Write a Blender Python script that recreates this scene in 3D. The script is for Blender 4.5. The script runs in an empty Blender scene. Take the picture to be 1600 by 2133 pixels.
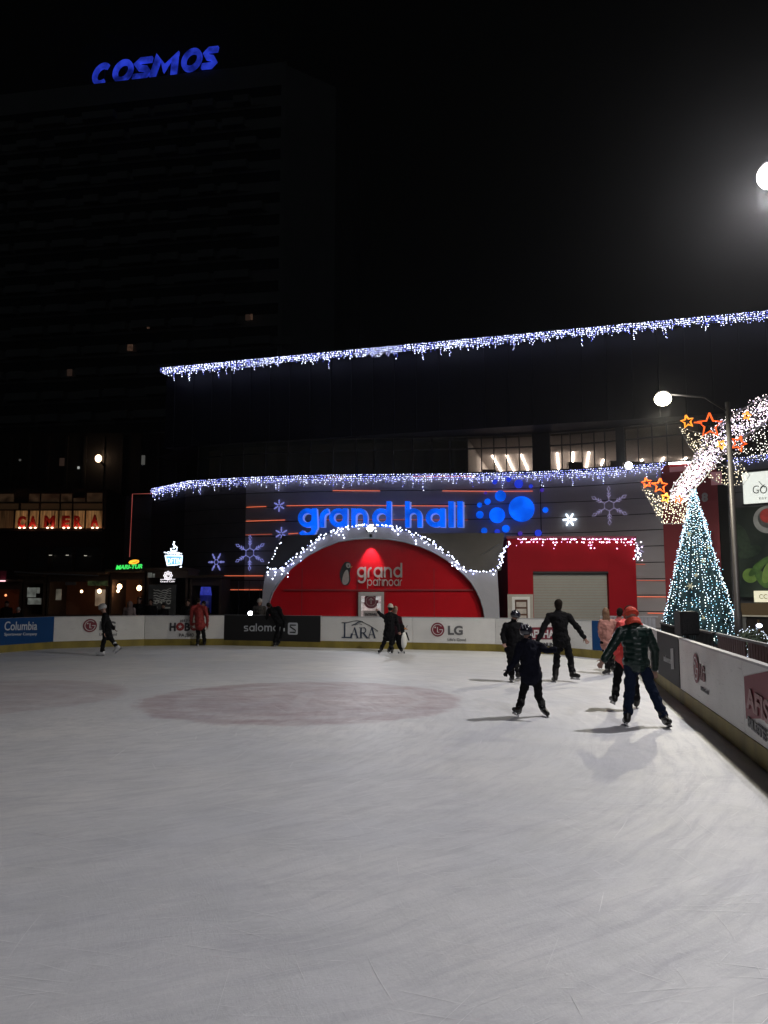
import bpy, bmesh, math, random
from mathutils import Vector, Matrix, noise
random.seed(7)
R = math.radians
C = bpy.context.scene.collection
V = Vector
# ------------------------------------------------------------------ camera
FPX = 1600.0
PITCH = math.atan(174.5/1600)
EYE = V((0, 0, 1.8))
cd = bpy.data.cameras.new('camera'); cam = bpy.data.objects.new('camera', cd); C.objects.link(cam)
cam.location = EYE; cam.rotation_euler = (R(90)+PITCH, 0, 0)
cd.sensor_fit = 'HORIZONTAL'; cd.sensor_width = 36; cd.lens = 36*FPX/1600
cd.clip_start = 0.05; cd.clip_end = 2000
sc = bpy.context.scene; sc.camera = cam
sc.render.resolution_x = 768; sc.render.resolution_y = 1024
sc.view_settings.view_transform = 'Standard'; sc.view_settings.look = 'None'
sc.view_settings.exposure = 0; sc.view_settings.gamma = 1
# ------------------------------------------------------------------ night sky
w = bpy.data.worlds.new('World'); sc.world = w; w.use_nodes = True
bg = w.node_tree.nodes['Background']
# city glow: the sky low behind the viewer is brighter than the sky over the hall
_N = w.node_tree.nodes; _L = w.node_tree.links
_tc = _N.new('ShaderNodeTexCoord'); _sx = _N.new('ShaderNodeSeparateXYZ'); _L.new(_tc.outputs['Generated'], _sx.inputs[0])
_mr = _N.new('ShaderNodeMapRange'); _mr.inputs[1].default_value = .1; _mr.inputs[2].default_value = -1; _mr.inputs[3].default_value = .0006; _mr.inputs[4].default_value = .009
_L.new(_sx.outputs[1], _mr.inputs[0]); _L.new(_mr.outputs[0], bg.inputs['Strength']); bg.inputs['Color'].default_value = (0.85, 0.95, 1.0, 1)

# ------------------------------------------------------------------ picture <-> place helpers
def ray(px, py):
    x = (px-800)/FPX; y = (1066.5-py)/FPX
    return V((x, math.cos(PITCH)-y*math.sin(PITCH), math.sin(PITCH)+y*math.cos(PITCH)))
def PY(px, py, Y):
    r = ray(px, py); return EYE + r*(Y/r.y)
def PZ(px, py, z):
    r = ray(px, py); return EYE + r*((z-EYE.z)/r.z)
def G(px, py): return PZ(px, py, 0)
def ON(px, py, poly, off=0.0):
    """first vertical wall segment of a plan polyline that the sight line meets: point, tangent"""
    r = ray(px, py); best = None
    for a, b in zip(poly, poly[1:]):
        dx, dy = b[0]-a[0], b[1]-a[1]
        det = r.x*(-dy) - r.y*(-dx)
        if abs(det) < 1e-9: continue
        t = (a[0]*(-dy) + a[1]*dx)/det
        u = (r.x*a[1] - r.y*a[0])/det
        if t > 0 and -0.02 <= u <= 1.02 and (best is None or t < best[0]): best = (t, dx, dy)
    t, dx, dy = best
    tg = V((dx, dy, 0)).normalized()
    if tg.x < 0 or (abs(tg.x) < .3 and tg.y > 0): tg = -tg
    p = EYE + r*t
    n = V((tg.y, -tg.x, 0))
    if n.dot(p) > 0: n = -n
    return p + n*off, tg, n

# ------------------------------------------------------------------ materials
MATS = {}
def mat(name, col, rough=.6, metal=0, var=.15, scale=8, bump=0, emit=None, es=1, spec=.5, stretch=None, sample=True):
    if name in MATS: return MATS[name]
    m = bpy.data.materials.new(name); m.use_nodes = True; nt = m.node_tree; N = nt.nodes; L = nt.links
    b = N['Principled BSDF']; b.inputs['Roughness'].default_value = rough; b.inputs['Metallic'].default_value = metal
    b.inputs['Specular IOR Level'].default_value = spec
    c = (*col, 1)
    tc = N.new('ShaderNodeTexCoord'); mp = N.new('ShaderNodeMapping'); L.new(tc.outputs['Object'], mp.inputs[0])
    if stretch: mp.inputs['Scale'].default_value = stretch
    no = N.new('ShaderNodeTexNoise'); no.inputs['Scale'].default_value = scale; no.inputs['Detail'].default_value = 5
    L.new(mp.outputs[0], no.inputs['Vector'])
    mx = N.new('ShaderNodeMix'); mx.data_type = 'RGBA'
    mx.inputs[6].default_value = tuple(max(0, v*(1-var)) for v in col)+(1,)
    mx.inputs[7].default_value = tuple(min(1, v*(1+var)) for v in col)+(1,)
    L.new(no.outputs['Fac'], mx.inputs[0]); L.new(mx.outputs[2], b.inputs['Base Color'])
    if bump:
        bp = N.new('ShaderNodeBump'); bp.inputs['Strength'].default_value = bump; bp.inputs['Distance'].default_value = .02
        L.new(no.outputs['Fac'], bp.inputs['Height']); L.new(bp.outputs[0], b.inputs['Normal'])
    if emit:
        b.inputs['Emission Color'].default_value = (*emit, 1)
        if var > .2:
            me_ = N.new('ShaderNodeMix'); me_.data_type = 'RGBA'; rr_ = N.new('ShaderNodeMapRange'); rr_.inputs[1].default_value = .35; rr_.inputs[2].default_value = .65; L.new(no.outputs['Fac'], rr_.inputs[0]); L.new(rr_.outputs[0], me_.inputs[0])
            me_.inputs[6].default_value = tuple(max(0, v*(1-var)) for v in emit)+(1,); me_.inputs[7].default_value = tuple(v*(1+var*.6) for v in emit)+(1,); L.new(me_.outputs[2], b.inputs['Emission Color'])
        b.inputs['Emission Strength'].default_value = es
        if not sample: m.cycles.emission_sampling = 'NONE'
    MATS[name] = m; return m
def glass(name, tint, alpha):
    m = bpy.data.materials.new(name); m.use_nodes = True; N = m.node_tree.nodes; L = m.node_tree.links
    N.remove(N['Principled BSDF']); out = N['Material Output']
    t = N.new('ShaderNodeBsdfTransparent'); t.inputs[0].default_value = (*tint, 1)
    g = N.new('ShaderNodeBsdfGlossy'); g.inputs['Roughness'].default_value = .05
    n = N.new('ShaderNodeTexNoise'); n.inputs['Scale'].default_value = .7
    mm = N.new('ShaderNodeMath'); mm.operation = 'MULTIPLY'; mm.inputs[1].default_value = alpha*2; L.new(n.outputs[0], mm.inputs[0])
    x = N.new('ShaderNodeMixShader'); L.new(mm.outputs[0], x.inputs[0]); L.new(t.outputs[0], x.inputs[1]); L.new(g.outputs[0], x.inputs[2])
    L.new(x.outputs[0], out.inputs[0]); return m

# ------------------------------------------------------------------ object helpers
def link(name, bm_or_mesh, m=None, parent=None, smooth=False, loc=None):
    if isinstance(bm_or_mesh, bmesh.types.BMesh):
        me = bpy.data.meshes.new(name); bm_or_mesh.normal_update(); bm_or_mesh.to_mesh(me); bm_or_mesh.free()
    else: me = bm_or_mesh
    if m is not None and not me.materials: me.materials.append(m)
    if smooth:
        for p in me.polygons: p.use_smooth = True
    o = bpy.data.objects.new(name, me); C.objects.link(o)
    if parent:
        o.parent = parent
        o.matrix_parent_inverse = parent.matrix_basis.inverted()
    return o
def tag(o, label=None, cat=None, group=None, kind=None):
    if label: o['label'] = label
    if cat: o['category'] = cat
    if group: o['group'] = group
    if kind: o['kind'] = kind
    return o
def thing(name, label, cat, loc=(0, 0, 0), group=None):
    o = bpy.data.objects.new(name, None); C.objects.link(o); o.location = loc; o.empty_display_size = .2
    return tag(o, label, cat, group)
def NB(): return bmesh.new()
def box(bm, x0, x1, y0, y1, z0, z1, M=None):
    vs = [bm.verts.new((x, y, z)) for x in (x0, x1) for y in (y0, y1) for z in (z0, z1)]
    for f in ((0,1,3,2), (4,6,7,5), (0,4,5,1), (2,3,7,6), (0,2,6,4), (1,5,7,3)): bm.faces.new([vs[i] for i in f])
    if M is not None:
        for v in vs: v.co = M @ v.co
    return vs
def tube(bm, pts, r, n=6, taper=None):
    pts = [V(p) for p in pts]; rings = []
    for i, p in enumerate(pts):
        a = pts[max(i-1, 0)]; b = pts[min(i+1, len(pts)-1)]; d = (b-a).normalized()
        u = d.cross(V((0, 0, 1)));
        if u.length < .05: u = d.cross(V((1, 0, 0)))
        u.normalize(); v = d.cross(u)
        rr = r if taper is None else r+(taper-r)*i/max(1, len(pts)-1)
        rings.append([bm.verts.new(p+(u*math.cos(k*2*math.pi/n)+v*math.sin(k*2*math.pi/n))*rr) for k in range(n)])
    for A, B in zip(rings, rings[1:]):
        for k in range(n): bm.faces.new((A[k], A[(k+1) % n], B[(k+1) % n], B[k]))
    bm.faces.new(rings[0][::-1]); bm.faces.new(rings[-1])
def prism(bm, pts, d):
    """closed outline of 3-D points pushed along d"""
    a = [bm.verts.new(p) for p in pts]; b = [bm.verts.new(V(p)+d) for p in pts]; n = len(a)
    bm.faces.new(a); bm.faces.new(b[::-1])
    for i in range(n): bm.faces.new((a[i], b[i], b[(i+1) % n], a[(i+1) % n]))
def strip(bm, inner, outer, d):
    """open band between two polylines, thick along d"""
    n = len(inner)
    g = [[bm.verts.new(p) for p in q] for q in (inner, outer, [V(p)+d for p in outer], [V(p)+d for p in inner])]
    for i in range(n-1):
        for k in range(4): bm.faces.new((g[k][i], g[k][i+1], g[(k+1) % 4][i+1], g[(k+1) % 4][i]))
    bm.faces.new([g[k][0] for k in range(4)]); bm.faces.new([g[k][-1] for k in range(4)][::-1])
OCT = [V(v) for v in ((1,0,0),(-1,0,0),(0,1,0),(0,-1,0),(0,0,1),(0,0,-1))]
OCF = ((0,2,4),(2,1,4),(1,3,4),(3,0,4),(2,0,5),(1,2,5),(3,1,5),(0,3,5))
class Bulbs:
    """many tiny lamps gathered in one light mesh"""
    def __init__(s): s.v = []; s.f = []
    def add(s, p, r):
        i = len(s.v); s.v += [tuple(p+o*r) for o in OCT]; s.f += [(a+i, b+i, c+i) for a, b, c in OCF]
    def link(s, name, m, parent):
        me = bpy.data.meshes.new(name); me.from_pydata(s.v, [], s.f); me.update()
        o = link(name, me, m, parent); o['kind'] = 'stuff'; return o
def sphere(bm, c, r, seg=12, sc=(1, 1, 1)):
    M = Matrix.Translation(c) @ Matrix.Diagonal((r*sc[0], r*sc[1], r*sc[2], 1))
    bmesh.ops.create_uvsphere(bm, u_segments=seg, v_segments=max(6, seg*2//3), radius=1, matrix=M)
def text_mesh(s, bold=0.0, extrude=.01, res=4, shear=0):
    cu = bpy.data.curves.new('text', 'FONT'); cu.body = s; cu.size = 1; cu.offset = bold; cu.extrude = extrude
    cu.resolution_u = res; cu.shear = shear; cu.fill_mode = 'BOTH'
    o = bpy.data.objects.new('text', cu); C.objects.link(o)
    dg = bpy.context.evaluated_depsgraph_get(); me = bpy.data.meshes.new_from_object(o.evaluated_get(dg))
    bpy.data.objects.remove(o); bpy.data.curves.remove(cu); return me
def frame_of(o, tg, n, up=V((0, 0, 1))):
    """plane whose x runs along tg, y up, z out along n"""
    M = Matrix.Identity(4)
    for i in range(3): M[i][0] = tg[i]; M[i][1] = up[i]; M[i][2] = n[i]; M[i][3] = o[i]
    return M
def lettering(s, A, B, h, m, parent, name='lettering', bold=0.0, ext=.006, off=.012, shear=0, n=None):
    """s written from A to B (base line ends), caps h metres high"""
    tg = (B-A); wd = tg.length; tg.normalize()
    if n is None: n = V((tg.y, -tg.x, 0)).normalized()
    up = n.cross(tg).normalized()
    if up.z < 0: up = -up
    me = text_mesh(s, bold, .5, shear=shear)
    xs = [v.co.x for v in me.vertices]; ys = [v.co.y for v in me.vertices]
    x0, x1 = min(xs), max(xs); y1 = .73
    M = frame_of(A+n*(off), tg, n, up)
    for v in me.vertices:
        v.co = M @ V(((v.co.x-x0)/(x1-x0)*wd, v.co.y/y1*h, v.co.z*2*ext))
    me.materials.clear(); return link(name, me, m, parent)

# rounded lower-case letters drawn as strokes, x-height 1
def arc(cx, cy, r, a0, a1, n=18): return [(cx+r*math.cos(R(a0+(a1-a0)*i/n)), cy+r*math.sin(R(a0+(a1-a0)*i/n))) for i in range(n+1)]
def glyph(ch, t):
    r = .5-t/2; W = 1-t/2
    if ch == 'g': return [arc(.5, .5, r, 0, 360), [(W, 1), (W, -.05)]+arc(.5, -.05, r, 0, -150, 12)], 1
    if ch == 'a': return [arc(.5, .5, r, 0, 360), [(W, 1), (W, 0)]], 1
    if ch == 'd': return [arc(.5, .5, r, 0, 360), [(W, 1.38), (W, 0)]], 1
    if ch == 'o': return [arc(.5, .5, r, 0, 360)], 1
    if ch == 'p': return [arc(.5, .5, r, 0, 360), [(t/2, 1), (t/2, -.4)]], 1
    if ch == 'r': return [[(t/2, 0), (t/2, .45)]+arc(.5, .5, r, 180, 95, 8)], .52
    if ch == 'n': return [[(t/2, 0), (t/2, 1)], arc(.45, .55, .45-t/2, 180, 0, 12)+[(.9-t/2, 0)]], .9
    if ch == 'h': return [[(t/2, 0), (t/2, 1.38)], arc(.45, .55, .45-t/2, 180, 0, 12)+[(.9-t/2, 0)]], .9
    if ch == 'm': return [[(t/2, 0), (t/2, 1)], arc(.4, .6, .4-t/2, 180, 0, 10)+[(.8-t/2, 0)], arc(1.2-t, .6, .4-t/2, 180, 0, 10)+[(1.6-t*1.5, 0)]], 1.6-t
    if ch == 'l': return [[(t/2, 1.38), (t/2, 0)]], t
    if ch == 'i': return [[(t/2, 1), (t/2, 0)], [(t/2, 1.22), (t/2, 1.22+t)]], t
    if ch == 't': return [[(t, 1.3), (t, 0)], [(0, 1-t/2), (.55, 1-t/2)]], .55
    if ch == 's': return [[(.75, 1-t/2), (.3, 1-t/2), (t/2, .85), (t/2, .65), (.3, .5), (.55, .5), (.8-t/2, .35), (.8-t/2, .15), (.5, t/2), (.05, t/2)]], .8
def ribbon(bm, pts, wd, M, z0, z1):
    n = len(pts); closed = (V(pts[0])-V(pts[-1])).length < 1e-4
    P = [V(p) for p in pts]; Lf = []; Rt = []
    for i in range(n):
        a = P[i-1] if i > 0 else (P[-2] if closed else P[0]); b = P[i+1] if i < n-1 else (P[1] if closed else P[-1])
        d = (b-a).normalized(); q = V((-d.y, d.x))
        k = 1
        if 0 < i < n-1:
            d1 = (P[i]-a).normalized(); d2 = (b-P[i]).normalized(); k = 1/max(.6, math.sqrt(max(.1, (1+d1.dot(d2))/2)))
        Lf.append(P[i]+q*wd/2*k); Rt.append(P[i]-q*wd/2*k)
    strip(bm, [M @ V((p.x, p.y, z0)) for p in Lf], [M @ V((p.x, p.y, z0)) for p in Rt], (M.to_3x3() @ V((0, 0, z1-z0))))
def round_letter(ch, t, M, depth, m, parent):
    bm = NB(); st, wd = glyph(ch, t)
    for i, s_ in enumerate(st): ribbon(bm, s_, t, M, 0, depth+i*.03)
    bmesh.ops.recalc_face_normals(bm, faces=bm.faces)
    return link('letter', bm, m, parent)

# ================================================================== SETTING
dark_metal = mat('dark metal', (.03, .03, .035), .45, .6)
grey_metal = mat('galvanised metal', (.25, .26, .28), .45, .7)
black = mat('black paint', (.012, .012, .014), .5)
white = mat('white enamel', (.75, .75, .76), .35, var=.05)

# rink outline in plan (ice edge at the foot of the boards)
def gp(px, py): p = G(px, py); return (p.x, p.y)
RB = [(110, 1351), (300, 1345), (466, 1344), (668, 1349), (860, 1353), (1033, 1357), (1165, 1363.5), (1235, 1371)]
far_pts = [gp(*p) for p in RB]
LB = [(-13.6, 12.0), (-13.75, 16.5), (-13.3, 21.0), (-12.75, 23.2)]
corner = [(6.5, 21.9), (6.72, 21.1), (6.62, 20.2)]
def rx(y): return 2.22+.212*y
right_ys = [gp(1374, 1427)[1], gp(1420, 1464)[1], gp(1545, 1572)[1], 5.0, 1.5, -2.5, -7]
right_pts = [(rx(y), y) for y in right_ys]
OUT = LB+far_pts+corner+right_pts

def ice_material():
    m = bpy.data.materials.new('rink ice'); m.use_nodes = True; N = m.node_tree.nodes; L = m.node_tree.links
    b = N['Principled BSDF']; tc = N.new('ShaderNodeTexCoord')
    def mp(sx, sy, rot=0, loc=(0, 0, 0)):
        k = N.new('ShaderNodeMapping'); k.inputs['Scale'].default_value = (sx, sy, 1); k.inputs['Rotation'].default_value = (0, 0, R(rot))
        k.inputs['Location'].default_value = loc; L.new(tc.outputs['Object'], k.inputs[0]); return k.outputs[0]
    def noi(vec, sc_, det=6, rough=.6, dist=0):
        k = N.new('ShaderNodeTexNoise'); k.inputs['Scale'].default_value = sc_; k.inputs['Detail'].default_value = det
        k.inputs['Roughness'].default_value = rough; k.inputs['Distortion'].default_value = dist; L.new(vec, k.inputs['Vector']); return k.outputs['Fac']
    def mth(op, a, b_=None, c=None):
        k = N.new('ShaderNodeMath'); k.operation = op
        for i, v in enumerate((a, b_, c)):
            if v is None: continue
            if isinstance(v, (int, float)): k.inputs[i].default_value = v
            else: L.new(v, k.inputs[i])
        return k.outputs[0]
    def rng(v, a, b_, c=0, d=1):
        k = N.new('ShaderNodeMapRange'); k.inputs[1].default_value = a; k.inputs[2].default_value = b_; k.inputs[3].default_value = c; k.inputs[4].default_value = d
        L.new(v, k.inputs[0]); return k.outputs[0]
    def mix(f, a, b_):
        k = N.new('ShaderNodeMix'); k.data_type = 'RGBA'
        if isinstance(f, float): k.inputs[0].default_value = f
        else: L.new(f, k.inputs[0])
        for i, v in ((6, a), (7, b_)):
            if isinstance(v, tuple): k.inputs[i].default_value = (*v, 1)
            else: L.new(v, k.inputs[i])
        return k.outputs[2]
    big = noi(mp(1, 1), .35, 4); mid = noi(mp(1, 1.0, 20), 1.6, 6, .7, .6)
    # streaks run round the rink, bent by a slow warp
    wn = N.new('ShaderNodeTexNoise'); wn.inputs['Scale'].default_value = .35; wn.inputs['Detail'].default_value = 2; L.new(tc.outputs['Object'], wn.inputs['Vector'])
    wm = N.new('ShaderNodeVectorMath'); wm.operation = 'MULTIPLY_ADD'; wm.inputs[1].default_value = (.7, .7, 0); L.new(wn.outputs['Color'], wm.inputs[0]); L.new(tc.outputs['Object'], wm.inputs[2])
    def polar(cx, cy, k):
        sx = N.new('ShaderNodeSeparateXYZ'); L.new(wm.outputs[0], sx.inputs[0]); dx = mth('SUBTRACT', sx.outputs[0], cx+.35); dy = mth('SUBTRACT', sx.outputs[1], cy+.35)
        th = mth('ARCTAN2', dx, dy); r_ = mth('SQRT', mth('ADD', mth('MULTIPLY', dx, dx), mth('MULTIPLY', dy, dy)))
        cb = N.new('ShaderNodeCombineXYZ'); L.new(mth('MULTIPLY', th, k), cb.inputs[0]); L.new(r_, cb.inputs[1]); return cb.outputs[0]
    def stn(vec, sx_, sy_, det=8, rough=.72, dist=.3):
        k = N.new('ShaderNodeMapping'); k.inputs['Scale'].default_value = (sx_, sy_, 1); L.new(vec, k.inputs[0]); return noi(k.outputs[0], 1, det, rough, dist)
    pa = polar(-5.0, 12, 6); pb = polar(-9, 1, 9)
    s1 = stn(pa, 1.3, 7, 9, .78, .3); s2 = stn(pb, 1.0, 9, 9, .78, .3); s3 = stn(pa, 2.0, 16, 9, .8, .5)
    fine = noi(mp(1, 1), 60, 3)
    col = mix(rng(big, .35, .68), (.60, .61, .65), (.73, .72, .72))
    col = mix(rng(mid, .44, .70, 0, .5), col, (.49, .50, .51))
    col = mix(rng(s1, .46, .66, 0, .6), col, (.47, .47, .51))
    col = mix(rng(s3, .60, .74, 0, .30), col, (.82, .82, .84))
    col = mix(rng(s2, .62, .72, 0, .26), col, (.86, .86, .88))
    # circular red emblems frozen under the ice
    def emblem(cx, cy, r, strength, col):
        sx = N.new('ShaderNodeSeparateXYZ'); L.new(tc.outputs['Object'], sx.inputs[0])
        dx = mth('SUBTRACT', sx.outputs[0], cx); dy = mth('SUBTRACT', sx.outputs[1], cy)
        d = mth('SQRT', mth('ADD', mth('MULTIPLY', dx, dx), mth('MULTIPLY', dy, dy)))
        wob = mth('MULTIPLY', mth('SUBTRACT', mid, .5), .8); d = mth('ADD', d, wob)
        disc = rng(d, r*1.02, r*.95)
        ring = mth('MULTIPLY', rng(d, r*.66, r*.70), rng(d, r*.80, r*.76))
        dot = rng(mth('SQRT', mth('ADD', mth('POWER', mth('ADD', dx, r*.3), 2), mth('POWER', mth('SUBTRACT', dy, r*.3), 2))), r*.15, r*.12)
        bar = mth('MULTIPLY', rng(mth('ABSOLUTE', dx), r*.055, r*.04), rng(mth('ABSOLUTE', dy), r*.42, r*.39))
        bar2 = mth('MULTIPLY', rng(mth('ABSOLUTE', mth('ADD', dy, r*.38)), r*.055, r*.04), mth('MULTIPLY', rng(dx, -r*.05, 0), rng(dx, r*.3, r*.27)))
        lt = mth('MAXIMUM', mth('MAXIMUM', ring, dot), mth('MAXIMUM', bar, bar2))
        f = mth('MULTIPLY', disc, mth('SUBTRACT', 1, mth('MULTIPLY', lt, .3)))
        wear = rng(noi(mp(1, 2.2, 15), 1.3, 6, .7), .32, .68, .25, 1)
        f = mth('MULTIPLY', mth('MULTIPLY', f, wear), strength)
        return mix(f, col, (.20, .045, .07))
    c0 = G(630, 1457)
    col = emblem(c0.x, c0.y, 2.78, .58, col)
    c1 = G(60, 1452)
    col = emblem(c1.x-1.0, c1.y+.2, 2.6, .34, col)
    col = mix(rng(noi(mp(.6, 2.2, 8), .9, 6, .7), .55, .75, 0, .35), col, (.34, .34, .40))
    col = mix(rng(noi(mp(1, 1), 28, 4, .8), .5, .8, 0, .4), col, (.42, .42, .45))
    col = mix(rng(noi(mp(1, 1, 40), 19, 5, .8), .55, .8, 0, .4), col, (.84, .84, .84))
    L.new(col, b.inputs['Base Color'])
    L.new(rng(s1, .3, .7, .42, .66), b.inputs['Roughness']); b.inputs['Specular IOR Level'].default_value = .45
    bp = N.new('ShaderNodeBump'); bp.inputs['Strength'].default_value = .4; bp.inputs['Distance'].default_value = .008
    h = mth('ADD', mth('ADD', mth('MULTIPLY', s1, .8), mth('MULTIPLY', s2, .8)), mth('ADD', mth('MULTIPLY', s3, .8), mth('MULTIPLY', fine, .35)))
    L.new(h, bp.inputs['Height']); L.new(bp.outputs[0], b.inputs['Normal'])
    return m
bm = NB(); bm.faces.new([bm.verts.new((x, y, 0)) for x, y in OUT[::-1]+[(-13.6, -7)]][::-1]); bmesh.ops.recalc_face_normals(bm, faces=bm.faces)
ICE = ice_material()
ice = tag(link('ice', bm, ICE), kind='structure')
bm = NB(); vs = [bm.verts.new(p) for p in ((-700, -300, -.1), (700, -300, -.1), (700, 900, -.1), (-700, 900, -.1))]; bm.faces.new(vs)
tag(link('ground', bm, mat('wet asphalt', (.045, .045, .05), .55, bump=.4, scale=3, var=.4)), kind='structure')
# skate scratches and swept snow: thin arcs cut in the ice
bm = NB(); rs = random.Random(3)
def inside(x, y): return x < rx(y)-.25 and x > -12.5 and y < 21.5+.2*(-x) and y > .6
for i in range(1300):
    y = 2.2+rs.random()**1.6*18; x = rs.uniform(-.5*y-.4, min(.5*y+.4, rx(y)-.3))
    a = rs.uniform(-.5, .9) if rs.random() < .7 else rs.uniform(0, 6.28); ln = rs.uniform(.15, 1.1)*(.5+y*.06); cv = rs.uniform(-.35, .35); wd = rs.uniform(.0006, .0018)*(.6+y*.12)
    pts = []; q = V((x, y)); n = 9
    for k in range(n):
        pts.append(q.copy()); a += cv*ln/n; q = q+V((math.cos(a), math.sin(a)))*ln/n
    if not all(inside(p.x, p.y) for p in pts): continue
    L_, R_ = [], []
    for k, p in enumerate(pts):
        d = (pts[min(k+1, n-1)]-pts[max(k-1, 0)]).normalized(); t = math.sin(math.pi*k/(n-1))
        L_.append(bm.verts.new((p.x-d.y*wd*t, p.y+d.x*wd*t, .003))); R_.append(bm.verts.new((p.x+d.y*wd*t, p.y-d.x*wd*t, .003)))
    for k in range(n-1):
        if k == 0: bm.faces.new((L_[0], R_[1], L_[1]))
        elif k == n-2: bm.faces.new((L_[k], R_[k], L_[k+1]))
        else: bm.faces.new((L_[k], R_[k], R_[k+1], L_[k+1]))
bmesh.ops.recalc_face_normals(bm, faces=bm.faces)
tag(link('skate_marks', bm, mat('scraped ice', (.86, .86, .88), .55, spec=.6)), 'thin pale skate scratches curving over the grey ice', 'skate marks', kind='stuff')

# ================================================================== STREET LAMPS (the light of the scene)
def street_lamp(label, head, pole_xy, r, watts, col, es, extra_h=0.0, sz=(1.25, 1, .85)):
    t = thing('street_lamp', label, 'street lamp', (pole_xy[0], pole_xy[1], -.1), 'street lamps round the rink')
    H = head.z+.25+extra_h; pb = V((pole_xy[0], pole_xy[1], -.1)); pt = V((pole_xy[0], pole_xy[1], H))
    bm = NB(); tube(bm, [pb, pb+V((0, 0, 1.4)), pb+V((0, 0, 1.45)), pt], .13, 12, .07); link('pole', bm, mat('lamp pole steel', (.07, .065, .065), .5, .5), t, True)
    bm = NB(); tube(bm, [pb, pb+V((0, 0, .3))], .2, 12); link('base', bm, dark_metal, t)
    bm = NB(); tube(bm, [pt-V((0, 0, .3)), pt.lerp(head, .35)+V((0, 0, .12)), head+V((0, 0, .16))], .035, 8); link('arm', bm, dark_metal, t, True)
    bm = NB(); sphere(bm, head+V((0, 0, r*.93)), r*.6, 16, (sz[0]*1.2, sz[1], .25)); link('lamp_housing', bm, dark_metal, t, True)
    bm = NB(); sphere(bm, head, r, 20, sz); link('lamp_glass', bm, mat('lamp glass '+str(es), col, emit=col, es=es, sample=False), t, True)
    gd = bpy.data.lights.new('lamp_glow', 'POINT'); gd.energy = watts*.07; gd.color = col; gd.shadow_soft_size = .05
    go_ = bpy.data.objects.new('lamp_glow', gd); C.objects.link(go_); go_.location = head-V((0, r*sz[1]+.12, 0)); go_.parent = t; go_.matrix_parent_inverse = t.matrix_basis.inverted()
    ld = bpy.data.lights.new('lamp_light', 'SPOT'); ld.energy = watts; ld.color = col; ld.spot_size = R(165); ld.spot_blend = .45; ld.shadow_soft_size = .1
    lo = bpy.data.objects.new('lamp_light', ld); C.objects.link(lo); lo.location = head-V((0, 0, r*sz[2]+.12)); lo.parent = t; lo.matrix_parent_inverse = t.matrix_basis.inverted()
    return t
L1 = PY(1606, 366, 13.6)
street_lamp('tall street lamp with dazzling white globe at the far right edge of the sky', L1, (L1.x+1.6, L1.y+.4), .24, 2850, (1, .97, .96), 22, sz=(1, 1, 1))
L3 = V((4.9, .4, 9.3))  # unseen extra lamp, added to brighten the near ice
street_lamp('added street lamp out of view beside the camera, brightening the near ice', L3, (L3.x+1.6, L3.y), .26, 1380, (.97, .95, 1), 22, sz=(1, 1, 1))
L2 = PY(1381, 831, 23.0)
street_lamp('street lamp with glowing yellowish head reaching out beside the tall light tree', L2, (PY(1517, 870, 23).x, 23.0), .23, 1400, (1, .93, .72), 14, extra_h=-.35, sz=(1.1, 1, .92))

# ================================================================== EXHIBITION HALL
FT = [(318, 1024), (400, 1007), (520, 999), (700, 994), (970, 991), (1200, 984), (1395, 968), (1600, 952), (1800, 925)]
HZ = 7.4
FP = [(PZ(x, y, HZ).x, PZ(x, y, HZ).y) for x, y in FT]
hall = thing('exhibition_hall', 'long curved grey exhibition hall with dark upper storey and lit glass gallery behind the rink', 'building', (FP[4][0], FP[4][1], -.1))
fac_grey = mat('grey cladding', (.36, .34, .37), .5, .1, var=.12, scale=.8, stretch=(1, 1, 6))
fac_dark = mat('dark cladding', (.085, .075, .072), .5, .1, var=.3, scale=1.5)
def resamp(poly, step):
    out = [V((*poly[0],))]
    for a, b in zip(poly, poly[1:]):
        a = V(a); b = V(b); n = max(1, round((b-a).length/step))
        out += [a.lerp(b, (i+1)/n) for i in range(n)]
    return out
def smooth_poly(poly, it=2):
    P = [V(p) for p in poly]
    for _ in range(it):
        Q = [P[0]]
        for a, b in zip(P, P[1:]): Q += [a.lerp(b, .25), a.lerp(b, .75)]
        P = Q+[P[-1]]
    return [(p.x, p.y) for p in P]
FS = smooth_poly(FP)
def norm_at(P, i):
    a = P[max(i-1, 0)]; b = P[min(i+1, len(P)-1)]; d = V((b[0]-a[0], b[1]-a[1], 0)).normalized(); return V((d.y, -d.x, 0))
def wall_band(bm, P, z0, z1, off, th):
    """a curved wall between two heights, its face pushed off towards the rink"""
    f0, f1, b0, b1 = [], [], [], []
    for i, p in enumerate(P):
        n = norm_at(P, i); q = V((p[0], p[1], 0))+n*off; k = V((p[0], p[1], 0))+n*(off-th)
        f0.append(q+V((0, 0, z0))); f1.append(q+V((0, 0, z1))); b0.append(k+V((0, 0, z0))); b1.append(k+V((0, 0, z1)))
    g = [[bm.verts.new(p) for p in q] for q in (f0, f1, b1, b0)]; n = len(P)
    for i in range(n-1):
        for k in range(4): bm.faces.new((g[k][i], g[(k+1) % 4][i], g[(k+1) % 4][i+1], g[k][i+1]))
    bm.faces.new([g[k][0] for k in range(4)]); bm.faces.new([g[k][-1] for k in range(4)][::-1]); bmesh.ops.recalc_face_normals(bm, faces=bm.faces)
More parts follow.
